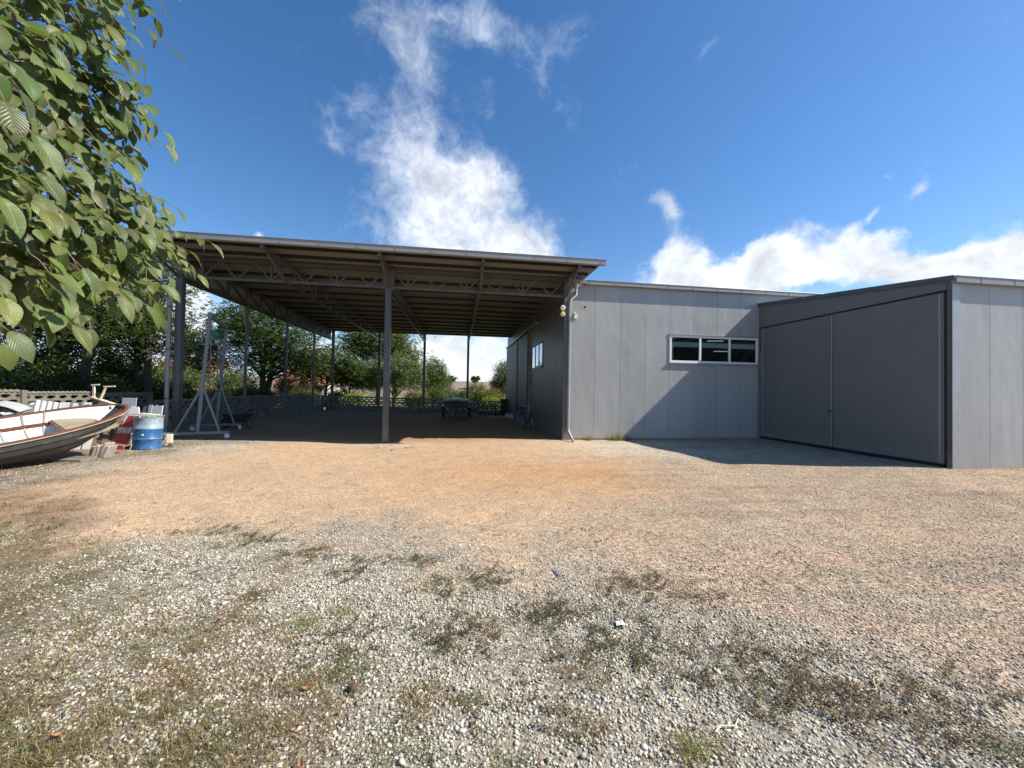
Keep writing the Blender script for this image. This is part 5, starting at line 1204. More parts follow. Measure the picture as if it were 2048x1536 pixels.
for i, (dx, dy, rx, ry, rz, w_, d_, m_, lab, cr) in enumerate(((.0, -.05, 4, 3, 20, .85, .62, 'greysheet', 'corrugated grey sheet lying directly on the far left blue drum', True), (.08, .05, 6, 9, 32, .72, .5, 'greysheet', 'bent grey sheet topmost on the far left blue drum', False))):
    b = MB(); n = 40
    rows = [[(-w_/2+w_*k/n, -d_/2+d_*j/3, .05*i+.0+(.015*math.sin(k*1.4) if cr else .10*(1-(2*k/n-1)**2))) for k in range(n+1)] for j in range(4)]
    b.sheet(rows, (0, 0, .012)); o = b.build('grey_sheet', M[m_], None, smooth=not cr); o.location = (-10.95+dx, 8.15+dy, zt_+.04+.03*i); o.rotation_euler = (rad(rx), rad(ry), rad(rz)); tag(o, lab, 'sheet', 'grey sheets on the far drum')
b = MB(); b.box(-.28, .28, 0, .02, 0, .62); o = b.build('dark_board', M['steel_dark'], None); o.location = G3(-10.45, 8.45); o.rotation_euler = (rad(-14), 0, rad(25)); tag(o, 'dark board standing between the far left drum and the corrugated sheet', 'board')

# scrap and litter on the yard
b = MB(); rows = [[(-.03+.06*i/5+random.uniform(-.008, .008), -.022+.045*j/3+random.uniform(-.008, .008), .012+.012*random.random()) for i in range(6)] for j in range(4)]; b.sheet(rows, (0, 0, .002))
tag(place(b.build('paper_scrap', M['paper'], None), G3(.76, 2.64, .006), .4), 'crumpled white paper scrap on the gravel among creeping weeds', 'paper')
b = MB(); b.tube([(0, 0, .01), (-.03, .13, .02)], .006, 8); tag(place(b.build('metal_rod', M['rod'], None), G3(.43, 3.32)), 'short grey rod lying on the gravel before the sandy patch', 'rod')
M['rot'] = paint('rotten_walnut', (.10, .045, .03), .7, 0, .3, bump=.5); M['dryleaf'] = paint('dry_brown_leaf', (.30, .14, .07), .7, 0, .3)
b = MB(); b.lathe([(0, 0), (.014, .003), (.021, .017), (.017, .033), (.007, .039), (0, .04)], n=14); tag(place(b.build('walnut', M['rot'], None, smooth=True), G3(-.81, 2.05)), 'dark fallen walnut lying on the white gravel', 'walnut')
for i, (x, y, r_, lab) in enumerate(((-1.04, 2.03, .3, 'dry brown leaf next to the fallen walnut'), (-1.93, 2.62, 1.2, 'dry brown leaf lying on white gravel farther left'), (-.85, 1.62, 2.0, 'dry brown leaf lying on the grass nearest the photo bottom centre'), (-2.0, 1.75, .8, 'dry brown leaf in the dead grass at lower left'))):
    b = MB(); rows = [[(-.024+.048*k/6, (j-1)*.012*math.sin(math.pi*(k+.6)/7.2), .012+.01*abs(j-1)+.012*(k/6-.5)**2*4) for k in range(7)] for j in range(3)]; b.sheet(rows, (0, 0, .001))
    tag(place(b.build('dry_leaf', M['dryleaf'], None, smooth=True), G3(x, y, .008), r_), lab, 'leaf', 'fallen dry leaves')
for i, (x, y, pts, lab) in enumerate(((.98, 1.83, [(0, 0), (.05, .02), (.12, .0), (.17, .03)], 'pale curved twig on the gravel at lower right'), (1.9, 2.1, [(0, 0), (.1, -.02), (.16, .03), (.2, .04)], 'pale forked twig on the gravel farther right'))):
    b = MB(); b.tube([(p[0], p[1], .014) for p in pts], [.004, .005, .004, .002], 6); tag(place(b.build('twig', M['palewood'], None), G3(x, y), .3), lab, 'twig', 'dry twigs on the yard')
# ------------------------------------------------------------------ precast concrete fences
def fence(root_uv0, root_uv1, name_label, nbay, hgt, solid, m, post_up=.04):
    """bays of stacked precast panels between slotted posts; `solid` = number of plain boards at the foot"""
    (u0, v0), (u1, v1) = root_uv0, root_uv1
    P0, P1 = B(u0, v0), B(u1, v1); d = (P1-P0); L = d.length; d.normalize(); nn = Vector((-d.y, d.x, 0))
    root = thing('concrete_fence', name_label, 'fence', (P0.x, P0.y, 0))
    w_ = L/nbay
    for i in range(nbay+1):
        p = P0+d*(w_*i); z = g(p.x, p.y)
        b = MB(P0); b.bar(p+Vector((0, 0, z-.1)), p+Vector((0, 0, z+hgt+post_up)), .10, .12, up=nn); b.build('post', m, root, bevel=.008)
    for i in range(nbay):
        a = P0+d*(w_*i+.052); e = P0+d*(w_*(i+1)-.052); z = g(*((a+e)/2).xy)
        b = MB(P0); ph = .30; np_ = max(1, round(hgt/ph)); ph = hgt/np_
        for k in range(np_):
            za, zb = z+k*ph+.003, z+(k+1)*ph-.003
            if k < solid:
                b.bar(a+Vector((0, 0, (za+zb)/2)), e+Vector((0, 0, (za+zb)/2)), .045, zb-za)
            else:                                     # openwork: rails with staggered webs leaving lens shaped holes
                t_ = .05
                b.bar(a+Vector((0, 0, za+t_/2)), e+Vector((0, 0, za+t_/2)), .045, t_); b.bar(a+Vector((0, 0, zb-t_/2)), e+Vector((0, 0, zb-t_/2)), .045, t_)
                zm = (za+zb)/2; n = 6; l_ = (e-a).length
                b.bar(a+Vector((0, 0, zm)), e+Vector((0, 0, zm)), .045, .045)
                for r_, (q0, q1) in enumerate(((za+t_, zm-.0225), (zm+.0225, zb-t_))):
                    for j in range(n+1):
                        s_ = (j+(.5 if r_ else 0))/n*l_
                        if s_ > l_: continue
                        c = a+d*s_; b.add([c-d*.075+nn*(-.02)+Vector((0, 0, q0)), c+d*.075+nn*(-.02)+Vector((0, 0, q0)), c+d*.03+nn*(-.02)+Vector((0, 0, (q0+q1)/2)), c+d*.075+nn*(-.02)+Vector((0, 0, q1)), c-d*.075+nn*(-.02)+Vector((0, 0, q1)), c-d*.03+nn*(-.02)+Vector((0, 0, (q0+q1)/2)),
                               c-d*.075+nn*.02+Vector((0, 0, q0)), c+d*.075+nn*.02+Vector((0, 0, q0)), c+d*.03+nn*.02+Vector((0, 0, (q0+q1)/2)), c+d*.075+nn*.02+Vector((0, 0, q1)), c-d*.075+nn*.02+Vector((0, 0, q1)), c-d*.03+nn*.02+Vector((0, 0, (q0+q1)/2))],
                              [(0,1,2,5),(5,2,3,4),(7,6,11,8),(8,11,10,9),(0,6,7,1),(1,7,8,2),(2,8,9,3),(3,9,10,4),(4,10,11,5),(5,11,6,0)])
        if True:                                      # scalloped coping
            zt = z+hgt; n = int(w_/.11)
            for j in range(n):
                c = a+d*((j+.5)*(e-a).length/n); b.lathe([(0, .052), (.03, .045), (.05, .022), (.055, 0), (.055, -.004)], c+Vector((0, 0, zt)), 8)
        b.build('panel', m, root)
    return root
fence((-13.45, -5.6), (-13.1, 1.2), 'weathered concrete fence with scalloped top behind the boat and junk', 4, 1.24, 2, M['concrete'])
fence((-13.08, 1.35), (-12.28, 14.35), 'grey precast concrete fence running along the left side of the shed', 8, .98, 1, M['concrete_dark'])
fence((-12.1, 14.62), (-.15, 14.62), 'dark openwork concrete fence closing the back of the shed', 6, .94, 1, M['concrete_dark'])
wl = MB((0, 0, 0)); 

# ------------------------------------------------------------------ trees and shrubs
def quads(C, N, T, L, W_):
    """folded leaf quads: centre, normal, direction, half length, half width -> verts, faces"""
    S_ = np.cross(N, T); n = len(C)
    a = C-T*L[:, None]; b = C+S_*W_[:, None]-N*(W_*.25)[:, None]; c = C+T*L[:, None]-N*(L*.2)[:, None]; d = C-S_*W_[:, None]-N*(W_*.25)[:, None]
    V_ = np.stack([a, b, c, d], 1).reshape(-1, 3); F_ = np.arange(n*4).reshape(n, 4); return V_, F_
def unit(v): return v/np.maximum(np.linalg.norm(v, axis=-1, keepdims=True), 1e-9)
def tree(name, label, cat, base, trunk_h, r0, blobs, nleaf, lsize, pal, group, seed=0, frond=False, limbs=9, gap=.35, ntr=1, aspect=.36, clump=.42):
    rg = np.random.default_rng(seed+100)
    x, y = base; z = g(x, y)
    root = thing(name, label, cat, (x, y, z), 0, group)
    bl = np.array(blobs, float)                       # (dx, dy, z, rx, ry, rz) relative to the base
    vol = bl[:, 3]*bl[:, 4]*bl[:, 5]; pr = vol**.8/np.sum(vol**.8)
    # clump centres fill the blobs, denser toward the outside
    nleaf = int(nleaf*2.4); ncl = max(14, int(nleaf/60)); bi_ = rg.choice(len(bl), ncl, p=pr)
    dv = unit(rg.normal(size=(ncl, 3))); rr = rg.random(ncl)**.42
    cc = bl[bi_, :3]+dv*bl[bi_, 3:]*rr[:, None]
    keep = fbm(cc[:, 0]*.9+seed, cc[:, 1]*.9+cc[:, 2]*1.1, 3) > gap*.72+.02
    cc = cc[keep]; 
    # trunk and limbs reach the clumps
    tb = MB()
    for k in range(ntr):
        lx, ly = rg.normal(0, .12+.25*(ntr > 1), 2)
        pts = [Vector((lx*.5*(ntr > 1), ly*.5*(ntr > 1), -.1)), Vector((lx*.8, ly*.8, trunk_h*.5)), Vector((lx*1.6, ly*1.6, trunk_h))]
        top = Vector(bl[0, :3])*.9+Vector((0, 0, bl[0, 5]*.25)); pts.append(top)
        tb.tube(pts, [r0, r0*.85, r0*.65, r0*.16], 9)
        for j in range(limbs):
            if not len(cc): break
            e = Vector(cc[rg.integers(len(cc))]); f = rg.uniform(.45, 1.05); s_ = pts[1].lerp(pts[2], f) if f < 1 else pts[2].lerp(top, (f-1)*4)
            m1 = s_.lerp(e, .5)+Vector(rg.normal(0, .12, 3))+Vector((0, 0, .1))
            tb.tube([s_, m1, e], [r0*.26, r0*.15, r0*.04], 6)
            for q_ in range(2):
                e2 = Vector(cc[rg.integers(len(cc))]); 
                if (e2-m1).length < max(1.4, r0*12): tb.tube([m1, m1.lerp(e2, .5)+Vector(rg.normal(0, .06, 3)), e2], [r0*.09, r0*.06, r0*.02], 5)
    tb.build('trunk', M['bark'], root, smooth=True)
    per = max(6, int(nleaf/max(1, len(cc))))
    n = per*len(cc); ci = np.repeat(np.arange(len(cc)), per)
    csz = rg.uniform(.6, 1.3, len(cc))[ci]*clump
    if frond:                                         # drooping pinnate fronds: leaflets along short arcs
        nf = max(1, per//9); fi = np.repeat(np.arange(len(cc)*nf), 9); k = np.tile(np.arange(9), len(cc)*nf); cf = np.repeat(np.arange(len(cc)), nf)
        n = len(fi); sz = rg.uniform(.6, 1.3, len(cf))*clump
        st_ = cc[cf]+rg.normal(size=(len(cf), 3))*sz[:, None]*np.array([.8, .8, .55])
        dr = unit(rg.normal(size=(len(cf), 3))*np.array([1, 1, .35])+np.array([0, 0, .05])); fl_ = rg.uniform(.16, .34, len(cf))*lsize/.05
        tt = (k//2)/4.0
        C = st_[fi]+dr[fi]*(tt*fl_[fi])[:, None]+np.array([0, 0, -1])*((tt**1.8)*fl_[fi]*.45)[:, None]
        sd = unit(np.cross(dr, np.array([0, 0, 1.0])))[fi]*np.where(k % 2, 1, -1)[:, None]
        T = unit(sd+dr[fi]*.55+np.array([0, 0, -.35])+rg.normal(size=(n, 3))*.18); C = C+T*lsize*.9
        N = unit(np.array([0, 0, 1.0])+rg.normal(size=(n, 3))*.35); N = unit(N-T*np.sum(N*T, -1, keepdims=True))
        Lh = lsize*1.25*rg.uniform(.75, 1.2, n); Wh = Lh*.40; lum = np.repeat(rg.uniform(.75, 1.25, len(cf)), 9); pc = rg.choice(len(pal), len(cf))[fi]
    else:
        C = cc[ci]+rg.normal(size=(n, 3))*csz[:, None]*np.array([.62, .62, .5])
        T = unit(rg.normal(size=(n, 3))+np.array([0, 0, -.45])); N = unit(np.array([0, 0, .9])+rg.normal(size=(n, 3))*.65); N = unit(N-T*np.sum(N*T, -1, keepdims=True))
        Lh = lsize*rg.uniform(.6, 1.3, n); Wh = Lh*aspect*rg.uniform(.8, 1.2, n)*1.4
        lum = rg.uniform(.7, 1.3, len(cc))[ci]*rg.uniform(.85, 1.15, n); pc = (rg.choice(len(pal), len(cc))[ci]+(rg.random(n) < .3))%len(pal)
    V_, F_ = quads(C, N, T, Lh, Wh)
    colr = np.array(pal)[pc]*lum[:, None]
    npmesh('crown', V_, F_, M['leaf'], root, np.repeat(colr, 4, 0))
    return root
DARK = [(.05, .085, .026), (.06, .10, .03), (.075, .115, .035), (.05, .075, .03)]
MID = [(.085, .13, .035), (.10, .15, .045), (.12, .155, .05), (.07, .11, .03)]
OLIVE = [(.11, .125, .05), (.13, .14, .06), (.09, .11, .045), (.15, .15, .07)]
APPLE = [(.12, .165, .06), (.15, .19, .08), (.10, .14, .05), (.18, .21, .10)]
YEL = [(.24, .20, .05), (.20, .20, .05), (.15, .17, .05), (.28, .20, .06)]
RUST = [(.28, .17, .08), (.22, .13, .06), (.32, .22, .11), (.18, .14, .06)]
LIME = [(.22, .30, .04), (.28, .34, .05), (.18, .26, .05)]
grp = 'trees beyond the fences'
lt = 'tree'
tree('locust_tree', 'dark feathery tree at the far left behind the walnut leaves', lt, (-14.6, 10.3), 3.0, .16, [(0, 0, 5.4, 2.6, 2.4, 2.5), (-2, .5, 5.6, 2, 2, 2.2), (1.0, -.4, 4.4, 1.5, 1.6, 1.4)], 15000, .055, DARK, grp, 1, True, ntr=2)
tree('locust_tree', 'dark feathery tree behind the fence, second from the left', lt, (-14.9, 12.9), 2.8, .17, [(.1, 0, 4.9, 1.9, 2.0, 2.0), (-1.2, .4, 4.2, 1.6, 1.6, 1.5), (.6, 0, 3.3, 1.6, 1.5, 1.0)], 15000, .05, DARK, grp, 2, True, ntr=2)
tree('locust_tree', 'dark feathery tree with leaning trunk just left of the shed corner post', lt, (-14.4, 15.2), 2.6, .15, [(.0, 0, 5.5, 1.3, 1.6, 2.1), (.2, .2, 3.6, 1.5, 1.5, 1.1), (-1.2, 0, 3.7, 1.4, 1.4, 1.4)], 14000, .05, DARK+MID[:1], grp, 3, True, ntr=2)
tree('thin_tree', 'thin olive green tree seen between the corner post and the gantry', lt, (-21.4, 26.2), 2.4, .12, [(0, 0, 4.2, 1.5, 1.5, 1.5), (-.6, 0, 2.6, 1.3, 1.3, 1.1), (1.2, 0, 3.4, .9, 1, .9)], 7000, .06, OLIVE, grp, 4, gap=.42)
tree('locust_tree', 'large dark tree filling the left opening between the side posts', lt, (-16.9, 26.2), 2.6, .24, [(.4, 0, 5.3, 2.6, 2.5, 2.6), (-1.8, 0, 5.2, 1.6, 1.8, 1.9), (2.3, 0, 4.1, 1.9, 1.8, 1.7), (.4, .2, 3.2, 2.6, 2.2, 1.2), (-2.5, 0, 6.4, 1.1, 1.1, .9)], 24000, .07, DARK+MID[:2], grp, 5, True, ntr=2, clump=.5)
tree('round_tree', 'low dark tree beside the far left corner post of the shed', lt, (-14.6, 30.0), 1.6, .14, [(.3, 0, 3.4, 2.0, 1.8, 1.4), (1.8, 0, 3.0, 1.4, 1.4, 1.0), (-1.2, 0, 3.0, 1.3, 1.3, 1.1)], 11000, .07, DARK, grp, 6, True)
tree('tall_tree', 'tall light green feathery tree behind the back fence', lt, (-12.4, 35.5), 3.6, .22, [(0, 0, 5.6, 2.6, 2.4, 2.5), (1.9, 0, 5.4, 1.9, 1.9, 1.8), (-1.8, 0, 5.6, 1.8, 1.8, 1.8), (1.0, .3, 7.4, 1.6, 1.5, 1.1), (3.1, 0, 4.3, 1.2, 1.2, 1.2)], 26000, .075, [(.11, .155, .045), (.13, .17, .05), (.09, .13, .04), (.15, .18, .06)], grp, 7, True, gap=.36, clump=.5)
tree('apple_tree', 'bushy pale green apple tree on a forked trunk right behind the back fence', lt, (-9.6, 31.2), 1.0, .15, [(0, 0, 3.0, 1.7, 1.6, 1.3), (1.3, 0, 2.6, 1.3, 1.3, 1.2), (-1.3, 0, 2.4, 1.2, 1.2, .9)], 12000, .065, APPLE, grp, 8, ntr=2, gap=.34)
tree('apple_tree', 'pale green fruit tree left of the middle post behind the back fence', lt, (-13.0, 31.5), 1.0, .13, [(0, 0, 2.6, 1.6, 1.5, 1.1), (1.2, 0, 2.2, 1.2, 1.2, .9), (-1.2, 0, 2.3, 1.0, 1.1, .9)], 9000, .06, APPLE, grp, 9, gap=.34)
tree('round_tree', 'dense green tree standing right of the apple tree', lt, (-8.1, 40.5), 1.4, .16, [(0, 0, 3.3, 1.3, 1.3, 1.5), (.3, 0, 2.1, 1.5, 1.4, 1.1), (-.8, 0, 2.4, 1.2, 1.2, 1.2)], 8000, .075, MID, grp, 10)
tree('slim_tree', 'slim pale tree at the far corner of the hangar wall', lt, (-.75, 36.5), 1.2, .1, [(0, 0, 2.6, .9, .9, 1.7), (-.5, 0, 1.9, .8, .8, .9), (.4, 0, 3.6, .5, .5, .7)], 5500, .065, OLIVE, grp, 11, gap=.4)
sg = 'shrubs beyond the back fence'
for i, (x, y, rx, rz, pal, lab) in enumerate(((-6.7, 34.5, 1.2, 1.15, MID, 'dark green shrub behind the back fence, right of the round tree'), (-5.3, 35.2, 1.1, 1.0, OLIVE, 'olive shrub behind the back fence below the far field'), (-4.2, 34.4, .9, .9, MID, 'green shrub behind the back fence left of the covered boat'), (-3.2, 35.6, 1.2, 1.35, MID, 'taller green shrub just right of the bare back post'), (-2.3, 34.9, .9, 1.15, YEL, 'yellow and green shrub above the covered boat'), (-1.55, 35.4, .7, 1.0, YEL, 'yellowing shrub close to the hangar corner'), (-1.7, 33.6, .8, .55, LIME, 'low lime green shrub behind the right end of the back fence'), (-12.0, 29.2, .7, .62, LIME, 'bright lime shrub behind the fence near the second back post'), (-8.2, 33.2, .9, .8, OLIVE, 'greyish shrub behind the fence right of the apple tree trunk'), (-14.5, 33, 1.3, .75, RUST, 'dry orange brown shrub beside the left back corner post'))):
    tree('shrub', lab, 'shrub', (x, y), .4, .05, [(0, 0, rz*.9, rx, rx*.8, rz*.85), (rx*.5, 0, rz*.7, rx*.7, rx*.7, rz*.6), (-rx*.5, 0, rz*.8, rx*.6, rx*.6, rz*.6)], 3600, .055, pal, sg, 20+i, limbs=5, gap=.28, ntr=2, clump=.3)
sg = 'undergrowth behind the left fence'
for i, (x, y, rx, rz, pal, lab) in enumerate(((-13.6, 8.3, 1.0, .9, OLIVE, 'sunlit olive bush at the far left over the fence'), (-13.9, 10.2, 1.1, 1.1, DARK, 'dark bush behind the fence above the corrugated sheet'), (-14.4, 11.9, 1.1, 1.0, DARK, 'dark bush behind the fence above the pallet'), (-14.9, 14.2, 1.1, .9, DARK, 'shady bush behind the fence left of the shed post'), (-14.0, 13.4, .6, .75, APPLE, 'small pale green bush above the grey panel'), (-15.2, 17.2, 1.1, .9, MID, 'leafy bush seen through the gantry legs'), (-16.4, 20.5, 1.2, .75, RUST, 'dry orange bush behind the fence right of the gantry'), (-15.5, 23.6, 1.1, .8, DARK, 'dark bush behind the fence by the second side post'), (-14.6, 26.5, 1.1, .85, OLIVE, 'olive bush behind the fence near its far end'), (-18.6, 21.5, 1.6, 1.3, MID, 'green bush far behind the gantry'), (-15.8, 15.8, 1.2, 1.5, OLIVE, 'tall olive bush beside the shed corner post'), (-17.4, 18.2, 1.3, 1.5, DARK, 'tall dark bush behind the gantry legs'), (-17.3, 23.5, 1.4, 1.4, MID, 'tall leafy bush under the large dark tree'), (-19.5, 26.5, 1.6, 1.6, DARK, 'large dark bush left of the large dark tree trunk'), (-16.5, 29.5, 1.6, 1.5, OLIVE, 'large olive bush near the far end of the left fence'), (-15.5, 12.6, 1.4, 1.7, DARK, 'tall dark bush filling the gap under the feathery trees'), (-16.6, 11.2, 1.6, 2.1, DARK, 'very tall dark bush deep behind the far left trees'), (-17.0, 14.6, 1.6, 2.1, DARK, 'very tall dark bush deep behind the middle left trees'), (-17.2, 16.9, 1.3, 2.0, MID, 'very tall green bush deep behind the shed corner post'), (-14.6, 9.0, 1.3, 1.6, DARK, 'tall dark bush at the far left under the feathery trees'))):
    tree('bush', lab, 'bush', (x, y), .5, .05, [(0, 0, rz, rx, rx*.8, rz*.85), (rx*.5, 0, rz*.8, rx*.7, rx*.7, rz*.6), (-rx*.5, 0, rz*.8, rx*.6, rx*.6, rz*.6)], 4200, .05, pal, sg, 40+i, limbs=6, gap=.28, ntr=3, clump=.3)
# distant row along the field edge
for i, (x, y, s_, lab) in enumerate(((-24, 150, 2.4, 'tiny dark tree on the far field ridge, the left one'), (-14.5, 152, 1.8, 'tiny dark tree on the far field ridge, the right one'))):
    tree('far_tree', lab, 'tree', (x, y), 4.6, .3, [(0, 0, 5.6, s_, s_, 1.3)], 900, .3, DARK, 'trees on the far ridge', 70+i, limbs=3)

# two houses glimpsed between the trees
def house(label, x, y, rz, w_, d_, h, rh):
    t_ = thing('house', label, 'house', (x, y, g(x, y)), rz)
    b = MB(); b.box(-w_/2, w_/2, -d_/2, d_/2, -.3, h); b.prism([(-d_/2, h), (d_/2, h), (0, h+rh-.05)], (-w_/2, 0, 0), (0, 1, 0), (0, 0, 1), (1, 0, 0), w_); b.build('wall', M['house_wall'], t_)
    b = MB(); e = .45
    for s_ in (-1, 1):
        n = int((w_+2*e)/.24); rows = []
        for k in range(9):
            f = k/8; rows.append([(-w_/2-e+i*.12, s_*(d_/2+e)*(1-f), h-.16+(rh+.16)*f+.03*(i % 2)+.012*(k % 2)+.04) for i in range(2*n+1)])
        b.sheet(rows, (0, 0, .06))
    r_ = b.build('roof', M['rooftile'], t_); b = MB(); b.box(w_*.22, w_*.22+.5, -.25, .25, h+rh*.5, h+rh+.6); b.build('chimney', M['house_wall'], r_)
    for x_ in (-w_*.3, 0, w_*.3):
        f = MB(); f.box(x_-.5, x_+.5, -d_/2-.04, -d_/2-.002, .9, 2.1); fo_ = f.build('window', M['white_frame'], t_); p = MB(); p.box(x_-.42, x_+.42, -d_/2-.05, -d_/2-.042, .98, 2.02); p.build('pane', M['dark_glass'], fo_)
house('pale house with orange tiled roof glimpsed left of the gantry between trees', -34.3, 42, rad(20), 4.6, 5, 2.6, 1.9)
house('lower pale house with orange tiled roof glimpsed right of the gantry', -22.0, 42.5, rad(8), 4.6, 5, 1.7, 1.8)

# weeds at the wall foot
def tuft(name, label, u, v, n, h, pal, spread):
    p = B(u, v); a = RNG.normal(0, spread, n); b_ = RNG.normal(0, spread*.5, n)
    P = np.stack([p.x+a*CT-b_*ST, p.y+a*ST+b_*CT, np.zeros(n)], -1); P[:, 2] = gh(P[:, 0], P[:, 1])-.005
    C = np.array(pal)[RNG.integers(0, len(pal), n)]*RNG.uniform(.8, 1.25, (n, 1))
    P -= np.array([p.x, p.y, g(p.x, p.y)])
    o = blades(P, RNG.uniform(0, 6.28, n), RNG.uniform(.1, 1.2, n), h*RNG.uniform(.4, 1.1, n), RNG.uniform(.006, .014, n), C, name, M['grass'])
    o.location = (p.x, p.y, g(p.x, p.y)); return tag(o, label, 'weed', 'weeds at the hangar wall foot')
GW = [(.20, .24, .07), (.15, .20, .06), (.30, .28, .10), (.35, .28, .13)]
tuft('grass_tuft', 'larger green grass tuft growing at the hangar wall foot', 1.75, -.12, 240, .30, GW, .14)
tuft('grass_tuft', 'small green grass tuft between the downpipe and the larger tuft', .75, -.13, 90, .18, GW, .05)
tuft('grass_tuft', 'thin dry tuft at the wall foot right of the larger tuft', 2.15, -.1, 60, .22, GW, .025)

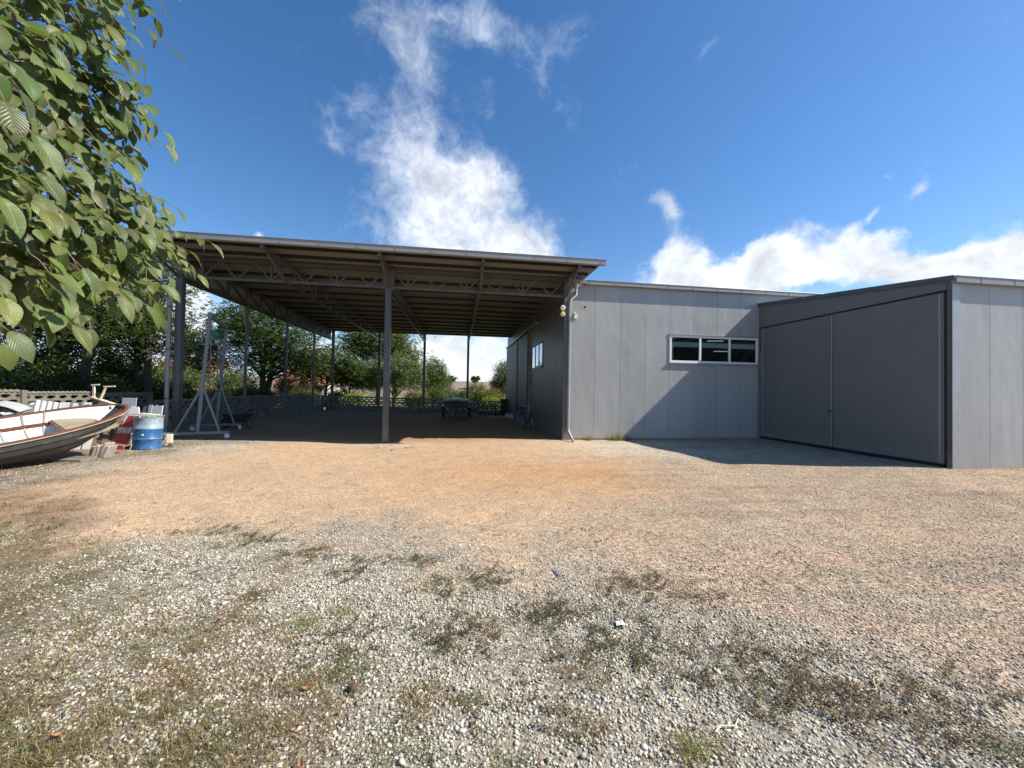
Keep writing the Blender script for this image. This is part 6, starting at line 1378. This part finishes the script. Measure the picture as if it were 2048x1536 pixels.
# ------------------------------------------------------------------ walnut tree whose branches reach in at the left
def walnut():
    root = thing('walnut_tree', 'walnut tree with large green leaves reaching in from the left edge', 'tree', (-4.7, 2.5, g(-4.7, 2.5)))
    o3 = Vector(root.location)
    tb = MB(o3); fork = Vector((-4.55, 2.55, 1.75))
    tb.tube([o3+Vector((0, 0, -.1)), o3+Vector((.03, .02, .8)), fork, Vector((-4.6, 2.6, 4.2))], [.16, .135, .12, .05], 12)
    tb.build('trunk', M['bark'], root, smooth=True)
    br = MB(o3); rg = random.Random(5)
    LV = []; LF = []; LC = []; LU = []
    def leaflet(p, d, nrm, L, W_, col):
        """curved, folded leaflet with 2 x 8 quads"""
        d = d.normalized(); s_ = d.cross(nrm).normalized(); nrm = s_.cross(d).normalized()
        n = 8; droop = rg.uniform(.35, .85); fold = rg.uniform(.12, .42); wav = rg.uniform(-.06, .06)
        base = len(LV)
        for i in range(n+1):
            t_ = i/n; w_ = W_*(math.sin(math.pi*min(1, t_*.97+.03)**.86)**.85)*(1-.12*t_)
            if i == n: w_ = 0.0008
            c = p+d*(L*(t_-.14*droop*t_*t_))-nrm*(L*droop*.42*t_*t_)
            e_ = fold*w_
            wv_ = .05*W_*math.sin(t_*9+wav*40)
            LV.append(c-s_*w_+nrm*(e_+wv_)); LV.append(c); LV.append(c+s_*w_+nrm*(e_-wv_))
            for q_ in range(3): LC.append(col)
        for i in range(n):
            a_ = base+i*3
            for j in (0, 1):
                LF.append((a_+j, a_+j+1, a_+j+4, a_+j+3)); u0, u1 = (0, .5) if j == 0 else (.5, 1)
                LU.extend([(u0, i/n), (u1, i/n), (u1, (i+1)/n), (u0, (i+1)/n)])
    def compound(p, d, Lr, size):
        """a walnut leaf: 5-9 leaflets on a drooping stalk"""
        d = d.normalized(); pts = []; up = Vector((0, 0, 1)); n = 7
        for i in range(n):
            t_ = i/(n-1); pts.append(p+d*Lr*t_-up*(Lr*.38*t_*t_))
        br.tube(pts, [.0024]*(n-1)+[.0012], 5)
        npair = rg.choice((2, 3, 3)); hue = rg.uniform(-1, 1)
        for k in range(npair):
            t_ = .35+.60*k/npair; i = int(t_*(n-1)); q_ = pts[i].lerp(pts[min(n-1, i+1)], t_*(n-1)-i); ax = (pts[min(n-1, i+1)]-pts[i]).normalized()
            sd = ax.cross(up); sd = sd.normalized() if sd.length > .05 else Vector((1, 0, 0))
            for s_ in (-1, 1):
                dd = sd*s_+ax*.55-up*rg.uniform(.3, 1.0)+Vector((rg.gauss(0, .12), rg.gauss(0, .12), rg.gauss(0, .12)))
                nn = up*.9+ax*.2+Vector((.35, -.25, 0))+Vector((rg.gauss(0, .3), rg.gauss(0, .3), 0))
                leaflet(q_, dd, nn, size*rg.uniform(.75, 1.05)*(.8+.25*k/npair), size*rg.uniform(.23, .30), colour(hue))
        ax = (pts[-1]-pts[-2]).normalized()
        leaflet(pts[-1], ax-up*.35, up+Vector((.3, -.25, 0))+Vector((rg.gauss(0, .25), rg.gauss(0, .25), 0)), size*rg.uniform(1.05, 1.3), size*rg.uniform(.27, .32), colour(hue))
    def colour(h):
        k = rg.uniform(.6, 1.15); c = (.105+.035*max(0, h)+rg.uniform(-.018, .02), .150+.018*h+rg.uniform(-.02, .02), .042+rg.uniform(-.01, .012))
        return tuple(v_*k for v_ in c)
    def twig(e, frm, r_, nl, size):
        e = Vector(e); frm = Vector(frm); m1 = frm.lerp(e, .55)+Vector((rg.gauss(0, .05), rg.gauss(0, .05), .10+rg.gauss(0, .03)))
        br.tube([frm, frm.lerp(m1, .5)+Vector((0, 0, .03)), m1, m1.lerp(e, .5)+Vector((0, 0, .03)), e], [r_, r_*.85, r_*.65, r_*.5, r_*.3], 7)
        d = (e-m1).normalized()
        for k in range(nl):
            t_ = 1-.42*(k/max(1, nl))**1.0; p = m1.lerp(e, t_)+Vector((0, 0, .02))
            a_ = k*2.4+rg.uniform(-.5, .5); sd = d.orthogonal().normalized(); sd = Quaternion(d, a_) @ sd
            dd = d*(.9 if k == 0 else .45)+sd*(.25 if k == 0 else .9)+Vector((.12, -.05, .12)); compound(p, dd, rg.uniform(.16, .27)*size/.10, size*rg.uniform(.85, 1.15))
    # limbs leave the fork, twigs end where the crown shows
    TIPS = [(-3.27, 3.23, 5.3), (-3.35, 3.03, 5.02), (-3.49, 2.95, 5.0), (-3.56, 2.81, 4.81), (-3.06, 2.25, 4.1), (-3.03, 2.08, 3.97), (-3.04, 1.94, 3.78), (-3.4, 3.32, 5.18), (-2.94, 2.62, 4.39), (-3.37, 2.74, 4.49), (-3.44, 2.58, 4.28), (-2.91, 2.05, 3.72), (-2.39, 1.56, 3.21), (-3.36, 2.08, 3.81), (-3.12, 2.93, 4.45), (-3.13, 2.7, 4.26), (-3.48, 2.77, 4.3), (-3.35, 2.47, 3.96), (-2.58, 1.76, 3.3), (-3.21, 2.04, 3.54), (-3.04, 2.71, 4.03), (-3.03, 2.47, 3.83), (-3.5, 2.68, 3.98), (-2.93, 2.12, 3.48), (-3.1, 2.11, 3.52), (-2.94, 1.87, 3.32), (-3.12, 2.83, 3.93), (-3.2, 2.65, 3.74), (-2.76, 2.09, 3.35), (-2.69, 1.9, 3.21), (-2.46, 1.63, 2.94), (-2.67, 1.69, 2.96), (-3.14, 3.05, 3.85), (-3.32, 2.96, 3.83), (-3.27, 2.68, 3.62), (-3.02, 2.27, 3.31), (-2.74, 1.92, 3.07), (-2.81, 1.83, 2.97), (-3.25, 3.18, 3.79), (-3.3, 3.0, 3.63), (-3.17, 2.69, 3.42), (-3.28, 2.56, 3.36), (-2.62, 1.9, 2.93), (-2.58, 1.75, 2.74), (-2.65, 1.69, 2.73), (-3.12, 2.85, 3.36), (-3.09, 2.59, 3.2), (-3.15, 2.43, 3.12), (-2.72, 1.95, 2.79), (-2.46, 1.64, 2.61), (-2.48, 1.56, 2.52), (-3.41, 3.26, 3.37), (-2.97, 2.61, 2.95), (-3.43, 2.8, 3.07), (-2.76, 2.1, 2.74), (-3.17, 2.25, 2.82), (-2.52, 1.67, 2.5), (-3.34, 3.44, 3.17), (-3.06, 2.9, 2.99), (-3.07, 2.65, 2.84), (-3.05, 2.44, 2.73), (-2.58, 1.9, 2.5), (-3.22, 2.2, 2.56), (-3.19, 2.06, 2.49), (-3.14, 3.5, 2.93), (-3.04, 3.05, 2.78), (-2.91, 2.68, 2.67), (-3.38, 2.87, 2.73), (-3.24, 2.59, 2.54), (-3.29, 2.42, 2.48), (-3.01, 2.06, 2.43), (-2.92, 1.9, 2.34), (-3.33, 3.56, 2.74), (-3.02, 2.93, 2.54), (-3.36, 2.96, 2.53), (-3.15, 2.57, 2.44), (-3.24, 2.44, 2.39), (-3.11, 2.17, 2.23), (-3.05, 2.02, 2.2), (-2.64, 1.66, 2.12), (-3.13, 3.17, 2.38), (-2.88, 2.64, 2.29), (-2.84, 2.43, 2.22), (-2.74, 2.14, 2.07), (-2.78, 2.02, 2.09), (-2.84, 1.95, 2.04), (-2.63, 1.7, 2.02)]
    TIPS2 = [(-4.69, 4.48, 6.69), (-4.03, 3.39, 5.34), (-4.13, 3.07, 4.93), (-4.24, 2.79, 4.7), (-4.61, 4.29, 6.01), (-3.96, 3.25, 4.93), (-4.86, 3.54, 5.18), (-4.0, 2.61, 4.27), (-4.5, 3.89, 5.21), (-4.25, 3.23, 4.48), (-4.47, 2.99, 4.29), (-4.01, 3.67, 4.51), (-4.39, 3.57, 4.34), (-4.46, 3.23, 4.07), (-4.1, 2.63, 3.61), (-3.96, 3.76, 4.11), (-4.58, 3.7, 4.23), (-4.72, 3.34, 3.8), (-4.01, 3.59, 3.76), (-3.94, 3.07, 3.38), (-4.5, 3.05, 3.36), (-3.81, 3.73, 3.45), (-4.28, 3.63, 3.38), (-4.77, 3.57, 3.22), (-3.84, 2.58, 2.83), (-3.79, 4.06, 3.02), (-3.86, 3.46, 2.93), (-4.01, 3.09, 2.77), (-4.14, 2.83, 2.68), (-4.22, 4.24, 2.77), (-3.93, 3.41, 2.59), (-4.19, 3.24, 2.46), (-4.46, 3.02, 2.39)]
    LIMBS = [Vector(p) for p in ((-3.9, 2.9, 4.3), (-3.8, 3.2, 3.5), (-3.9, 3.3, 2.8), (-3.8, 3.0, 2.25), (-3.3, 2.1, 3.2), (-3.2, 2.0, 2.4))]
    for l_ in LIMBS: br.tube([fork+Vector((0, 0, rg.uniform(-.1, .6))), fork.lerp(l_, .5)+Vector((0, 0, .15)), l_], [.045, .03, .018], 8)
    for e in TIPS:
        e = Vector(e); l_ = min(LIMBS, key=lambda q_: (q_-e).length+.3*max(0, q_.x-e.x))
        twig(e-Vector((.06, 0, -.02)), l_, .008, rg.choice((4, 4, 5)), .148)
    for e in TIPS2:
        e = Vector(e); l_ = min(LIMBS, key=lambda q_: (q_-e).length+.3*max(0, q_.x-e.x))
        twig(e-Vector((.06, 0, -.02)), l_, .008, rg.choice((4, 5, 5)), .15)
    br.build('branches', M['bark_red'], root, smooth=True)
    V_ = np.array([tuple(p-o3) for p in LV])
    npmesh('crown', V_, np.array(LF), M['walnut'], root, np.array(LC), np.array(LU), smooth=True)
walnut()
